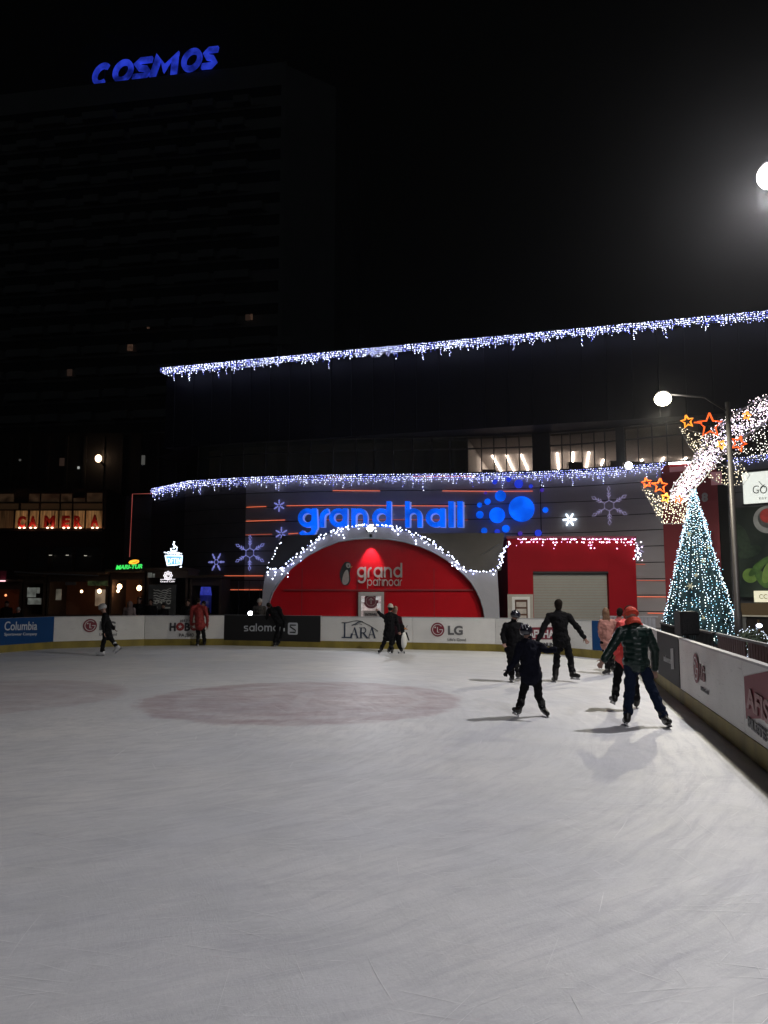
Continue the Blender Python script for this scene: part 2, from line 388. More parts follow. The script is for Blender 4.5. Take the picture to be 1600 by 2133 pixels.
def sub(P, px0, px1):
    """stretch of the plan polyline between two picture columns"""
    out = []
    def col(p): v = p[0]/ (p[1]*math.cos(PITCH)+(HZ-1.8)*math.sin(PITCH)); return 800+FPX*v
    cs = [col(p) for p in P]
    def at(px):
        for i in range(len(P)-1):
            if (cs[i]-px)*(cs[i+1]-px) <= 0:
                t = (px-cs[i])/(cs[i+1]-cs[i]); return (P[i][0]+(P[i+1][0]-P[i][0])*t, P[i][1]+(P[i+1][1]-P[i][1])*t)
    return [at(px0)]+[p for p, c in zip(P, cs) if px0+1 < c < px1-1]+[at(px1)]
bm = NB(); wall_band(bm, FS, -.1, HZ-.02, -.06, .3); link('backing_wall', bm, mat('joint black', (.01, .01, .01), .8), hall)
bm = NB(); wall_band(bm, FS, HZ, HZ+.14, .12, .6); link('cornice', bm, dark_metal, hall)
zj = [-.1+.0, .43, 1.13, 1.83, 2.53, 3.23, 3.93, 4.63, 5.33, 6.03, 6.73, HZ-.03]
for (a, b, m, nm) in ((320, 388, mat('near-black cladding', (.02, .02, .022), .6), 'wall_panels'), (388, 514, fac_dark, 'wall_panels'), (514, 1124, fac_grey, 'wall_panels'), (1126, 1393, fac_grey, 'wall_panels'), (1512, 1799, mat('far cladding', (.06, .06, .065), .5), 'wall_panels')):  # panels at the left end are near black, darker than their neighbours
    bm = NB(); S = sub(FS, a, b)
    for z0, z1 in zip(zj, zj[1:]): wall_band(bm, S, z0+.018, z1-.018, .04, .08)
    link(nm, bm, m, hall)
# joints that carry red glowing strips
neon = mat('red neon', (.8, .12, .05), emit=(1, .2, .09), es=1.0, sample=False)
neon_dim = mat('dim red neon', (.7, .12, .06), emit=(1, .2, .11), es=.42, sample=False)
def strip_on(pts, m=neon, r=.013, name='neon_strip', poly=FS, off=.09):
    bm = NB(); P = [ON(x, y, poly, off)[0] for x, y in pts]; tube(bm, P, r, 6); return link(name, bm, m, hall)
for pts, m in (([(694, 1022.5), (792, 1023)], neon), ([(922, 1023), (1015, 1024), (1110, 1023.5)], neon), ([(515, 1057), (556, 1055.5)], neon), ([(598, 1054), (700, 1053), (860, 1054), (970, 1054.5)], neon),
               ([(514, 1086), (595, 1083.5)], neon), ([(513, 1114.5), (568, 1113)], neon_dim), ([(602, 1112.5), (622, 1111)], neon), ([(655, 1083.5), (820, 1083), (975, 1083.5)], neon_dim),
               ([(434, 1199.5), (459, 1200)], neon_dim), ([(469, 1199.5), (549, 1199.5)], neon), ([(470, 1228.5), (547, 1228.5)], neon), ([(1324, 1175.5), (1345, 1175.8)], neon_dim), ([(1325, 1209), (1391, 1209.5)], neon_dim),
               ([(1325, 1243), (1391, 1243.5)], neon), ([(1350, 1277), (1385, 1277.5)], neon), ([(640, 995), (720, 994)], neon_dim), ([(860, 993), (990, 992.5)], neon_dim)):
    strip_on(pts, m)
# glass gallery above the cornice
GZ0, GZ1 = HZ+.14, 9.35
GS = [(p[0]*1.0, p[1]+.35) for p in FS]
pane_px = list(range(412, 980, 47))+[976]
frames = mat('gallery frame', (.07, .065, .065), .5, .4)
g_dark = glass('dark gallery glass', (.5, .47, .42), .22); g_lit = glass('clear gallery glass', (.88, .83, .78), .05)
cols = [412, 459, 506, 553, 600, 647, 694, 742, 780, 819, 860, 900, 938, 975, 1004, 1030, 1056, 1083, 1110, 1147, 1172, 1190, 1214, 1240, 1262, 1285, 1303, 1332, 1361, 1392, 1424, 1460, 1500, 1545, 1595, 1650, 1710]
for a, b in zip(cols, cols[1:]):
    if (a, b) in ((1110, 1147), (1285, 1303)):
        bm = NB(); wall_band(bm, sub(GS, a, b), GZ0, GZ1, .02, .3); link('pillar', bm, dark_metal, hall); continue
    bm = NB(); wall_band(bm, sub(GS, a+.6, b-.6), GZ0+.05, GZ1-.04, 0, .012); wn = link('window', bm, g_lit if 975 <= a < 1460 else g_dark, hall)
    bm = NB(); P = sub(GS, a, b)
    for z in (GZ0+.03, GZ1-.62, GZ1-.03): wall_band(bm, P, z-.03, z+.03, .03, .07)
    q = P[0]; n = norm_at(P, 0); tube(bm, [V((q[0], q[1], GZ0))+n*.02, V((q[0], q[1], GZ1))+n*.02], .028, 4)
    link('frame', bm, frames, wn)
# interior of the gallery: floor, ceiling, back wall, lit ceiling tubes
warm_wall = mat('warm plaster', (.30, .285, .28), .8, var=.1, scale=2)
IN = sub(GS, 976, 1700)
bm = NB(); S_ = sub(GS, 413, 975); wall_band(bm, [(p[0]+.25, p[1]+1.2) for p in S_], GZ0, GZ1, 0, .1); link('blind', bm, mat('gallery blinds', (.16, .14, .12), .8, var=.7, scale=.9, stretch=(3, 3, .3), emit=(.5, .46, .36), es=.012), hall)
far_in = [(p[0]+.24*11, p[1]+11) for p in IN]
bm = NB()
for z in (GZ0-.02, GZ1-.08):
    bm.faces.new([bm.verts.new((p[0], p[1]-.0, z)) for p in [(q[0]+.08, q[1]+.35) for q in IN]+far_in[::-1]])
link('gallery_ceiling', bm, warm_wall, hall)
bm = NB(); wall_band(bm, far_in, GZ0, GZ1, 0, .1)
for q0, q1 in ((IN[0], far_in[0]),): wall_band(bm, [(q0[0]+.02, q0[1]+.35), q1], GZ0, GZ1, 0, .1)
link('gallery_wall', bm, warm_wall, hall)
for px in (984, 1000, 1180, 1235, 1275, 1320):
    q = sub(GS, px, px+12); a = V((q[0][0]+.9, q[0][1]+3.2, GZ0)); bm = NB(); box(bm, a.x, a.x+.7, a.y, a.y+.5, GZ0, GZ0+random.uniform(.5, 1.2)); link('cabinet', bm, mat('furniture brown', (.09, .06, .045), .6), hall)
tubem = mat('ceiling tube', (1, .93, .84), emit=(1, .90, .82), es=20)
for (x0, y0, x1, y1) in ((995, 951, 1021, 989), (1026, 950, 1048, 989), (1055, 949, 1073, 986), (1086, 948, 1101, 982), (1161, 945, 1164, 979), (1194, 943, 1193, 977), (1227, 943, 1221, 980), (1257, 958, 1253, 969),
                         (1272, 971, 1275, 976), (1338, 958, 1332, 970), (1383, 954, 1374, 970), (1430, 954, 1418, 962)):
    a = PZ(x0, y0, GZ1-.14); b = PZ(x1, y1, GZ1-.14)
    if (b-a).length > 10: b = a+(b-a).normalized()*10
    bm = NB(); tube(bm, [a, b], .04, 8); link('ceiling_light', bm, tubem, hall)
bm = NB(); tube(bm, [ON(1395, 969.5, FS, .2)[0]+V((0, 0, .05)), ON(1441, 967, FS, .2)[0]+V((0, 0, .05))], .04, 6); link('sign_light', bm, tubem, hall)
# upper storey: long straight dark volume with an overhanging eave
UZ = 13.4
ua = PZ(336, 768, UZ); ub = PZ(1600, 649, UZ); ud = (ub-ua).normalized(); ub2 = ub+ud*8
un = V((ud.y, -ud.x, 0))
upper = mat('navy cladding', (.004, .005, .012), .6, .1, var=.2, scale=.6, stretch=(1, 1, 5))
def pl(p): return (p.x, p.y)
UP = [pl(ua), pl(ub2)]
bm = NB(); base = GZ1+.02
pts = [ua-un*.5, ub2-un*.5, ub2-un*14, ua-un*14]
a = [bm.verts.new((p.x, p.y, UZ-.1)) for p in pts]
low = [V((GS[0][0], GS[0][1], 0)), V((GS[-1][0], GS[-1][1], 0))]
b = [bm.verts.new((p.x, p.y, base)) for p in pts]
bm.faces.new(a); bm.faces.new(b[::-1])
for i in range(4): bm.faces.new((a[i], b[i], b[(i+1) % 4], a[(i+1) % 4]))
bmesh.ops.recalc_face_normals(bm, faces=bm.faces); link('upper_storey', bm, upper, hall)
bm = NB()
bm.faces.new([bm.verts.new((p[0]*1.0, p[1]+.0, base-.03)) for p in GS]+[bm.verts.new((p.x, p.y, base-.03)) for p in (ub2-un*14, ua-un*14)])
link('gallery_roof', bm, dark_metal, hall)
bm = NB(); prism(bm, [ua+V((0, 0, -.12)), ub2+V((0, 0, -.12)), ub2+V((0, 0, .1)), ua+V((0, 0, .1))], -un*.8); bmesh.ops.recalc_face_normals(bm, faces=bm.faces); link('eave', bm, dark_metal, hall)
bm = NB()
for i in range(34):
    p = ua.lerp(ub2, (i+.5)/34)-un*.47; tube(bm, [V((p.x, p.y, base)), V((p.x, p.y, UZ-.15))], .03, 4)
link('seam_ribs', bm, upper, hall)
# shop front low on the left of the hall
bm = NB(); S = sub(FS, 468, 552); wall_band(bm, S, -.1, 2.05, .12, .05); sf = link('shop_front', bm, mat('shop glass', (.01, .011, .013), .12, spec=.6), hall)
bm = NB()
for px in (478, 500, 522, 544):
    p, tg, n = ON(px, 1225, FS, .14); tube(bm, [V((p.x, p.y, 0)), V((p.x, p.y, 2.5))], .02, 4)
link('frame', bm, grey_metal, sf)
# thin red outline tube of the dark corner bay left of the hall
hc = ON(322, 1100, FS)[0]
bm = NB(); Yc = hc.y; pts = [PY(270, 1160, Yc), PY(276, 1029, Yc), PY(318, 1028, Yc)]
tube(bm, pts, .022, 6); tag(link('red_light_outline', bm, mat('rose neon', (.5, .1, .08), emit=(1, .22, .18), es=.26)), 'thin dim red light tube bent round the dark corner left of the hall', 'light tube')
bm = NB(); a = PY(262, 1035, Yc+.3); box(bm, a.x, hc.x+.2, Yc+.3, Yc+9, -.1, a.z)
cb = thing('corner_block', 'unlit dark annexe at the left end of the curved hall, framed by a red tube', 'building', (a.x, Yc, -.1))
link('wall', bm, mat('annexe plaster', (.03, .028, .03), .7), cb)
for k in range(6): bm = NB(); box(bm, a.x+.2, hc.x-.1, Yc+.24, Yc+.3, .6+k*1.05, .66+k*1.05); link('cladding_trim', bm, dark_metal, cb)

# ================================================================== ICICLE LIGHTS
bulb_blue = mat('blue white bulb', (.6, .65, 1), emit=(.45, .48, 1), es=4)
bulb_cool = mat('cool white bulb', (.7, .75, 1), emit=(.75, .8, 1), es=6.5)
bulb_dark = mat('deep blue bulb', (.2, .25, 1), emit=(.10, .14, .9), es=2.0)
cable_m = mat('cable', (.03, .03, .04), .6)
def icicles(path, label, step, lens, br, mats, group=None, out=V((0, -.06, 0)), spread=.05, gap=.075, seed=1, kind_bias=(.55, .35, .1), name='icicle_lights', per=None):
    rr = random.Random(seed); t = thing(name, label, 'fairy lights', path[0], group)
    B = [Bulbs() for _ in mats]; cb = NB(); tube(cb, [p+out for p in path], .008, 4)
    for a, b in zip(path, path[1:]):
        n = max(1, int((b-a).length/step))
        for i in range(n):
            p = a.lerp(b, (i+rr.random()*.8)/n)+out
            if not per: ln = lens[0]+rr.random()**2*(lens[1]-lens[0])
            else:
                u = (per*(p-path[0]).length/6.283) % 1.0
                ln = lens[0]+rr.random()**2*(lens[1]-lens[0])*.45+(rr.uniform(.5, .8)*(lens[1]-lens[0]) if u < .055 or rr.random() < .012 else 0)
            z = 0; q = p.copy()
            while z < ln:
                q2 = p+V((rr.gauss(0, spread), rr.gauss(0, .02), -z-rr.random()*.03))
                k = rr.choices(range(len(mats)), kind_bias[:len(mats)])[0]
                B[k].add(q2, br*rr.uniform(.65, 1.15)); z += gap
    link('cable', cb, cable_m, t)
    for k, m in enumerate(mats):
        if B[k].v: B[k].link('bulbs', m, t)
    return t
def zline(pts, z): return [PZ(x, y, z) for x, y in pts]
icicles([ua+un*.05, ub2+un*.05], 'straight line of blue-white icicle lights along the topmost eave of the hall', .056, (.24, .8), .022, (bulb_blue, bulb_cool, bulb_dark), 'icicle lights on the hall', spread=.02, gap=.085, seed=4, kind_bias=(.45, .5, .2), per=15)
fp = [ON(x, y, FS, .18)[0]+V((0, 0, .05)) for x, y in ((322, 1021), (360, 1013), (400, 1004.5), (460, 1001), (520, 997.5), (620, 994.5), (700, 992.5), (840, 991), (970, 990), (1100, 987), (1200, 982.5), (1300, 975.5), (1388, 967))]
icicles(fp, 'blue-white icicle lights along the curved cornice below the glass gallery', .058, (.24, .72), .019, (bulb_blue, bulb_cool, bulb_dark), 'icicle lights on the hall', out=V((0, -.02, 0)), spread=.02, gap=.085, seed=9, kind_bias=(.5, .35, .25), per=14)
fp = [ON(x, y, FS, .18)[0]+V((0, 0, .05)) for x, y in ((1515, 960), (1600, 951), (1700, 938))]
icicles(fp, 'short run of blue icicle lights above the restaurant billboard', .07, (.18, .6), .02, (bulb_blue, bulb_cool, bulb_dark), 'icicle lights on the hall', out=V((0, -.02, 0)), spread=.03, seed=10, kind_bias=(.6, .15, .25), per=8)

# ================================================================== GRAND HALL SIGN
blue_e = mat('blue lit acrylic', (.02, .2, 1), emit=(.0, .115, 1), es=1.0, var=.45, scale=1.3, spec=.1)
blue_r = mat('pale letter edge', (.4, .5, .8), .4, emit=(.35, .5, 1), es=.35)
SY = 35.35
sg = thing('grand_hall_sign', 'large blue illuminated lower-case letters spelling grand hall on the grey facade', 'sign', PY(620, 1100, SY))
base_y = 1098.5; xh = PY(700, 1059.5, SY).z-PY(700, base_y, SY).z
for ch, x0, x1 in (('g', 621, 660), ('r', 666, 687), ('a', 686, 724), ('n', 732, 766), ('d', 775, 815), ('h', 844, 879), ('a', 887, 927), ('l', 934.5, 945.5), ('l', 953, 964)):
    o = PY(x0, base_y, SY); wd = PY(x1, base_y, SY).x-o.x; t_ = .245; gw = glyph(ch, t_)[1]
    M = Matrix(((wd/gw, 0, 0, o.x), (0, 0, -1, o.y), (0, xh, 0, o.z), (0, 0, 0, 1)))
    l = round_letter(ch, t_, M, .12, blue_e, sg)
    M2 = Matrix(((wd/gw, 0, 0, o.x+.06), (0, 0, -1, o.y+.05), (0, xh, 0, o.z-.02), (0, 0, 0, 1)))
    round_letter(ch, t_+.03, M2, .06, blue_r, l).name = 'letter_rim'
bd = thing('blue_disc_cluster', 'cluster of glowing blue round lights right of the large blue lettering', 'sign', PY(1087, 1061, SY-.1))
blue_d = mat('deep blue acrylic', (.03, .05, .7), emit=(.015, .05, .75), es=.7); vio = mat('violet acrylic', (.06, .03, .4), emit=(.07, .03, .45), es=.6)
for i, (x, y, r, m) in enumerate(((1087, 1061, 27, blue_e), (1043, 1034, 11.5, blue_e), (1036, 1074, 16.5, blue_e), (1016, 1046, 6.3, blue_e), (999.5, 1053, 5.2, blue_e), (1000, 1073, 7.7, blue_e), (1137, 1063, 5.8, blue_e),
                   (1081, 1009, 9, blue_d), (1106, 1014, 4, blue_d), (1130, 1022, 4, vio), (1009, 1106, 6.3, blue_e), (1054, 1102, 7.8, blue_e), (1084, 1112, 4.6, vio), (1122, 1111, 7, blue_d), (1060, 1000, 5, blue_d), (1036, 1108, 5.5, blue_d), (1012, 1028, 3, vio), (1031, 1005, 5, blue_d))):
    c = ON(x, y, FS, .2)[0]; rr = r*c.y/FPX
    bm = NB(); bmesh.ops.create_cone(bm, cap_ends=True, segments=40, radius1=rr, radius2=rr*.97, depth=.09, matrix=Matrix.Translation(c) @ Matrix.Rotation(R(90), 4, 'X'))
    link('disc', bm, m, bd)

# ================================================================== SNOWFLAKES
def snowflake(px, py, rp, m, label, poly=FS, off=.14, rot=0, tw=.018, bright=None):
    c, tg, n = ON(px, py, poly, off); r = rp*c.y/FPX
    t = thing('snowflake_light', label, 'snowflake', c, 'snowflakes on the facade'); M = frame_of(c, tg, n)
    P = lambda rad, ang: M @ V((rad*math.sin(R(ang+rot)), rad*math.cos(R(ang+rot)), 0))
    bm = NB(); tube(bm, [P(r*.27, a) for a in range(0, 361, 60)], tw, 5); link('hub', bm, m, t)
    for a in range(0, 360, 60):
        bm = NB(); tube(bm, [P(r*.27, a), P(r*.72, a)], tw, 5)
        for k, s in ((.42, .17), (.56, .15)):
            for d in (-1, 1):
                q = P(r*k, a); e = M @ V((r*(k+s*.8)*math.sin(R(a+rot))+d*r*s*.62*math.cos(R(a+rot)), r*(k+s*.8)*math.cos(R(a+rot))-d*r*s*.62*math.sin(R(a+rot)), 0)); tube(bm, [q, e], tw, 5)
        q = [(.72, 0), (.86, -1), (1, 0), (.86, 1), (.72, 0)]
        tube(bm, [M @ V((r*k*math.sin(R(a+rot))+d*r*.075*math.cos(R(a+rot)), r*k*math.cos(R(a+rot))-d*r*.075*math.sin(R(a+rot)), 0)) for k, d in q], tw, 5)
        link('arm', bm, m, t)
flake = mat('snowflake tube', (.45, .48, .9), emit=(.32, .34, .85), es=.55, sample=False)
flake_b = mat('bright snowflake tube', (.8, .9, 1), emit=(.8, .92, 1), es=2.2)
flake_l = mat('lilac snowflake tube', (.45, .4, .6), emit=(.42, .37, .62), es=.42, sample=False)
snowflake(454, 1171, 20, flake, 'small bluish snowflake low on the dark left end of the facade', rot=30)
snowflake(523, 1152, 37, flake, 'large pale snowflake on the dark left part of the facade')
snowflake(583.5, 1054, 13, flake, 'small snowflake on the facade left of the large blue letter g')
snowflake(588, 1112, 14, flake, 'small snowflake just above the left foot of the arch lights')
snowflake(1187.5, 1083, 14, flake_b, 'small brilliant white snowflake above the red gate', rot=30, tw=.03)
snowflake(1270, 1054, 41, flake_l, 'largest snowflake, lilac, high on the right part of the facade')
snowflake(1330, 1144, 14, flake_l, 'faint small snowflake half hidden at the right edge of the red gate', tw=.012)

# ================================================================== RED STAGE TENT
TY = 31.0
red = mat('red panel', (.5, .006, .014), .6, spec=.08, var=.12, scale=1.5)
tent = thing('stage_tent', 'domed tent with bright red front wall inside a white arch trimmed with lights', 'tent', (PY(785, 1283, TY).x, TY, -.1))
inner = [(560, 1262), (562, 1252), (568, 1235), (580, 1216), (605, 1185), (642, 1157), (672, 1141), (705, 1128), (740, 1122.5), (775, 1121), (810, 1123), (840, 1128), (876, 1138), (907, 1152), (932, 1167), (950, 1182), (966, 1196), (982, 1213), (993, 1231), (1001, 1248), (1007, 1268), (1011, 1290)]
outer = [(545, 1262), (547, 1240), (550, 1212), (555, 1189), (592, 1184), (630, 1150), (655, 1129), (692, 1110), (730, 1100), (772, 1096), (815, 1099.5), (850, 1109), (888, 1127), (912, 1142), (938, 1162), (955, 1176), (972, 1187), (1005, 1191), (1020, 1191), (1036, 1190), (1039, 1240), (1041, 1290)]
gl = lambda P, Y: [PY(x, y, Y) for x, y in P]
def to_ground(P): return [V((P[0].x, P[0].y, -.1))]+P+[V((P[-1].x, P[-1].y, -.1))]
I3 = to_ground(gl(inner, TY)); O3 = to_ground(gl(outer, TY))
bm = NB(); prism(bm, [p+V((0, .25, 0)) for p in I3], V((0, .1, 0))); bmesh.ops.recalc_face_normals(bm, faces=bm.faces); fw = link('front_wall', bm, red, tent)
fabric = mat('white tent fabric', (.36, .36, .42), .6, bump=.5, scale=3, var=.1)
bm = NB(); strip(bm, I3, O3, V((0, .35, 0))); bmesh.ops.recalc_face_normals(bm, faces=bm.faces); link('arch_rim', bm, fabric, tent)
# thin white edging pipe, inner
bm = NB(); tube(bm, [p+V((0, -.02, 0)) for p in I3], .035, 6); link('edge_pipe', bm, fabric, tent)
# vault behind the arch and the dark tarpaulin sagging to the gate
tarp = mat('dark olive tarpaulin', (.07, .062, .052), .55, bump=.6, scale=2.2, var=.25)
bm = NB(); strip(bm, [p+V((0, .35, 0)) for p in I3[1:-1]], [p+V((0, .35, 0)) for p in O3[1:-1]], V((0, 3.6, 0))); bmesh.ops.recalc_face_normals(bm, faces=bm.faces); link('vault', bm, tarp, tent)
bm = NB(); prism(bm, gl([(868, 1111), (1050, 1110), (1044, 1188), (1005, 1192), (972, 1188), (938, 1163), (905, 1138)], TY+.5), V((0, .12, 0))); bmesh.ops.recalc_face_normals(bm, faces=bm.faces); link('tarpaulin', bm, tarp, tent)
bm = NB(); prism(bm, gl([(668, 1113), (588, 1116), (553, 1190), (594, 1184)], TY+.5), V((0, .12, 0))); bmesh.ops.recalc_face_normals(bm, faces=bm.faces); link('tarpaulin', bm, mat('night tarpaulin', (.02, .02, .025), .6), tent)
bm = NB(); tube(bm, gl([(1003, 1156), (1040, 1133)], TY+.45), .012, 4); link('stay_rope', bm, grey_metal, tent)
# front wall seams, a low ledge and ad lettering
bm = NB(); 
for px in (628, 744, 802, 905): a = PY(px, 1200, TY); box(bm, a.x-.012, a.x+.012, TY+.235, TY+.25, 0, 2.9)
a = PY(590, 1229, TY); b = PY(990, 1229, TY); box(bm, a.x, b.x, TY+.16, TY+.25, a.z-.03, a.z+.03)
link('seam_trim', bm, mat('dark red trim', (.25, .01, .015), .5), fw)
pale = mat('pale grey lettering', (.40, .35, .34), .6, spec=.2)
def small_word(word, x0, x1, base, xht, t_, m, Y, parent, gaps=.16):
    ws = [glyph(c, t_)[1] for c in word]; tot = sum(ws)+gaps*(len(word)-1)
    A = PY(x0, base, Y); k = (PY(x1, base, Y).x-A.x)/tot; h = xht*Y/FPX; x = 0
    for c, w_ in zip(word, ws):
        round_letter(c, t_, Matrix(((k, 0, 0, A.x+x*k), (0, 0, -1, A.y), (0, h, 0, A.z), (0, 0, 0, 1))), .03, m, parent); x += w_+gaps
sg2 = thing('tent_lettering', 'pale lettering reading grand patinoar on the red front wall', 'lettering', PY(743, 1200, TY+.22))
small_word('grand', 744, 838, 1203, 22, .2, pale, TY+.21, sg2)
small_word('patinoar', 765, 838, 1220.5, 13.5, .16, pale, TY+.21, sg2, .13)
# bird emblem: black body, pale belly and eye ring
pg = thing('penguin_emblem', 'flat black and pale bird emblem left of the pale tent lettering', 'emblem', PY(720, 1200, TY+.22))
def blob(pts, Y, m, name, parent, th=.02):
    P = [V(p) for p in pts]
    for _ in range(3):
        Q = []
        for i in range(len(P)): a, b = P[i], P[(i+1) % len(P)]; Q += [a.lerp(b, .25), a.lerp(b, .75)]
        P = Q
    bm = NB(); prism(bm, [PY(p.x, p.y, Y) for p in P], V((0, th, 0))); bmesh.ops.recalc_face_normals(bm, faces=bm.faces); return link(name, bm, m, parent)
blob([(716, 1172), (724, 1169), (732, 1174), (731, 1184), (728, 1196), (731, 1208), (726, 1220), (714, 1219), (708, 1205), (708, 1190)], TY+.21, black, 'body', pg)
blob([(719, 1188), (725, 1186), (727, 1200), (727, 1212), (720, 1219), (713, 1216), (713, 1203)], TY+.185, pale, 'belly', pg)
blob([(720, 1174), (726, 1172), (731, 1176), (729, 1183), (722, 1183)], TY+.185, pale, 'face', pg)
blob([(724, 1178), (727, 1177), (727, 1180), (725, 1181)], TY+.16, black, 'eye', pg)
blob([(728, 1180), (736, 1179), (731, 1184)], TY+.165, mat('orange beak', (.5, .2, .04)), 'beak', pg)
# ticket window
tk = thing('ticket_window', 'white framed ticket window with round red arrow sticker in the red tent wall', 'window', PY(773, 1290, TY))
a = PY(746.5, 1233, TY); b = PY(800, 1290, TY)
bm = NB(); f_ = .16
box(bm, a.x, b.x, TY+.08, TY+.25, a.z-f_, a.z); box(bm, a.x, a.x+f_*.7, TY+.08, TY+.25, .9, a.z-f_-.002); box(bm, b.x-f_*.7, b.x, TY+.08, TY+.25, .9, a.z-f_-.002); box(bm, a.x, b.x, TY+.02, TY+.25, .8, .898)
link('frame', bm, mat('grey window frame', (.38, .36, .36), .5), tk)
bm = NB(); box(bm, a.x+.11, b.x-.11, TY+.2, TY+.22, .9, a.z-f_); link('lit_pane', bm, mat('lit ticket pane', (.6, .5, .5), emit=(.9, .75, .75), es=.25, var=.6, scale=7), tk)
maroon = mat('maroon film', (.16, .03, .05), .4)
bm = NB(); cc = PY(773, 1252, TY+.19); bmesh.ops.create_cone(bm, cap_ends=True, segments=32, radius1=.30, radius2=.30, depth=.01, matrix=Matrix.Translation(cc) @ Matrix.Rotation(R(90), 4, 'X')); link('sticker', bm, maroon, tk)
bm = NB(); tube(bm, [cc+V((.2*math.cos(x*.3142), -.01, .2*math.sin(x*.3142))) for x in range(21)], .012, 5); tube(bm, [cc+V((0, -.012, -.12)), cc+V((0, -.012, .12))], .018, 5); tube(bm, [cc+V((-.09, -.012, .03)), cc+V((0, -.012, .12)), cc+V((.09, -.012, .03))], .018, 5); link('arrow', bm, pale, tk)
bm = NB(); box(bm, PY(757, 1270, TY).x, PY(792, 1270, TY).x, TY+.15, TY+.19, .9, 1.2); link('counter_panel', bm, mat('grey card', (.35, .32, .32)), tk)
lettering('INTRARE', PY(761, 1282.5, TY+.14), PY(786, 1282.5, TY+.14), .11, black, tk, bold=.01)
bm = NB()
for (x, y, w_, h_, k) in ((752, 1241, 10, 6, 0), (755, 1250, 9, 9, 0), (787, 1246, 8, 8, 0), (752, 1264, 6, 16, 0), (789, 1262, 7, 10, 0), (786, 1239, 9, 4, 0)):
    a_ = PY(x, y, TY+.17); box(bm, a_.x-w_/2*TY/FPX, a_.x+w_/2*TY/FPX, TY+.17, TY+.18, a_.z-h_/2*TY/FPX, a_.z+h_/2*TY/FPX)
link('notices', bm, mat('white notice', (.8, .78, .8), emit=(1, .95, 1), es=.25, var=.5, scale=20), tk)
# lights of the tent
t = icicles([p+V((0, -.08, .05)) for p in gl([(592, 1184), (630, 1149), (667, 1120), (700, 1106), (735, 1098), (770, 1095), (815, 1098), (850, 1107), (888, 1125), (915, 1143), (938, 1161), (960, 1179)], TY)], 'white fairy lights following the top of the tent arch', .075, (.02, .42), .034, (bulb_cool, bulb_blue), 'tent fairy lights', spread=.10, gap=.125, seed=21, kind_bias=(.8, .2), per=4.6, name='fairy_lights')
icicles([p+V((0, -.08, .05)) for p in gl([(557, 1187), (575, 1188), (592, 1184)], TY)], 'white fairy lights bunched at the left foot of the tent arch', .08, (.05, .5), .034, (bulb_cool, bulb_blue), 'tent fairy lights', spread=.08, gap=.125, seed=22, kind_bias=(.85, .15), name='fairy_lights')
icicles([p+V((0, -.08, .05)) for p in gl([(588, 1128), (576, 1153), (563, 1172), (557, 1187)], TY)], 'single string of white lights dropping left of the tent arch', .12, (.01, .1), .03, (bulb_cool,), 'tent fairy lights', spread=.03, gap=.125, seed=23, name='fairy_lights')
icicles([p+V((0, -.08, .05)) for p in gl([(960, 1181), (975, 1190), (1005, 1193), (1030, 1191), (1041, 1178)], TY)], 'white fairy lights sagging between the tent arch and the red gate', .09, (.02, .4), .034, (bulb_cool, bulb_blue), 'tent fairy lights', spread=.08, gap=.125, seed=24, kind_bias=(.85, .15), per=5, name='fairy_lights')
icicles([p+V((0, -.08, 0)) for p in gl([(1041, 1178), (1043, 1155), (1050, 1150), (1055, 1128)], TY)], 'short bunch of white lights climbing to the corner of the red gate', .035, (.02, .12), .033, (bulb_cool, bulb_blue), 'tent fairy lights', spread=.07, gap=.125, seed=25, kind_bias=(.8, .2), name='fairy_lights')

def floodlight(px, py, Y, label, r, watts, col, aim, size=120, es=25, name='floodlight', blend=.5):
    c = PY(px, py, Y); t = thing(name, label, 'floodlight', c)
    bm = NB(); box(bm, c.x-r*1.2, c.x+r*1.2, c.y+.02, c.y+.25, c.z-r, c.z+r); link('housing', bm, dark_metal, t)
    bm = NB(); sphere(bm, c, r, 16, (1, .25, 1)); link('lens', bm, mat('flood lens', (1, 1, 1), emit=(.93, .95, 1), es=es, sample=False), t, True)
    bm = NB(); tube(bm, [c+V((0, .2, 0)), c+V((0, .3, -.25))], .02, 5); link('bracket', bm, dark_metal, t)
    if watts:
        ld = bpy.data.lights.new('lamp_light', 'SPOT'); ld.energy = watts; ld.color = col; ld.spot_size = R(size); ld.spot_blend = blend; ld.shadow_soft_size = .08
        lo = bpy.data.objects.new('lamp_light', ld); C.objects.link(lo); lo.location = c+V((0, -.12, 0)); lo.rotation_euler = (V(aim)-c).to_track_quat('-Z', 'Y').to_euler(); lo.parent = t; lo.matrix_parent_inverse = t.matrix_basis.inverted()
    return t
floodlight(771, 1101, TY-.15, 'bright white floodlight on the crown of the tent arch', .12, 400, (.93, .95, 1), (0, 20, 0), 130)
q, tg, n = ON(1310, 970, FS, .35)
floodlight(1310, 970, q.y, 'bright white floodlight on the cornice above the right part of the facade', .16, 180, (.93, .95, 1), (4, 14, 0), 130)
c = PY(773, 1119, TY-.1); t = thing('wall_washer', 'small spotlight under the arch crown lighting the red wall', 'spotlight', c)
bm = NB(); tube(bm, [c, c+V((0, 0, .12))], .06, 8); link('housing', bm, dark_metal, t)
ld = bpy.data.lights.new('lamp_light', 'SPOT'); ld.energy = 190; ld.color = (1, .9, .85); ld.spot_size = R(62); ld.spot_blend = .7; ld.shadow_soft_size = .03
lo = bpy.data.objects.new('lamp_light', ld); C.objects.link(lo); lo.location = c-V((0, .0, .05)); lo.rotation_euler = (V((c.x, TY+.25, c.z-1.3))-c).to_track_quat('-Z', 'Y').to_euler(); lo.parent = t; lo.matrix_parent_inverse = t.matrix_basis.inverted()
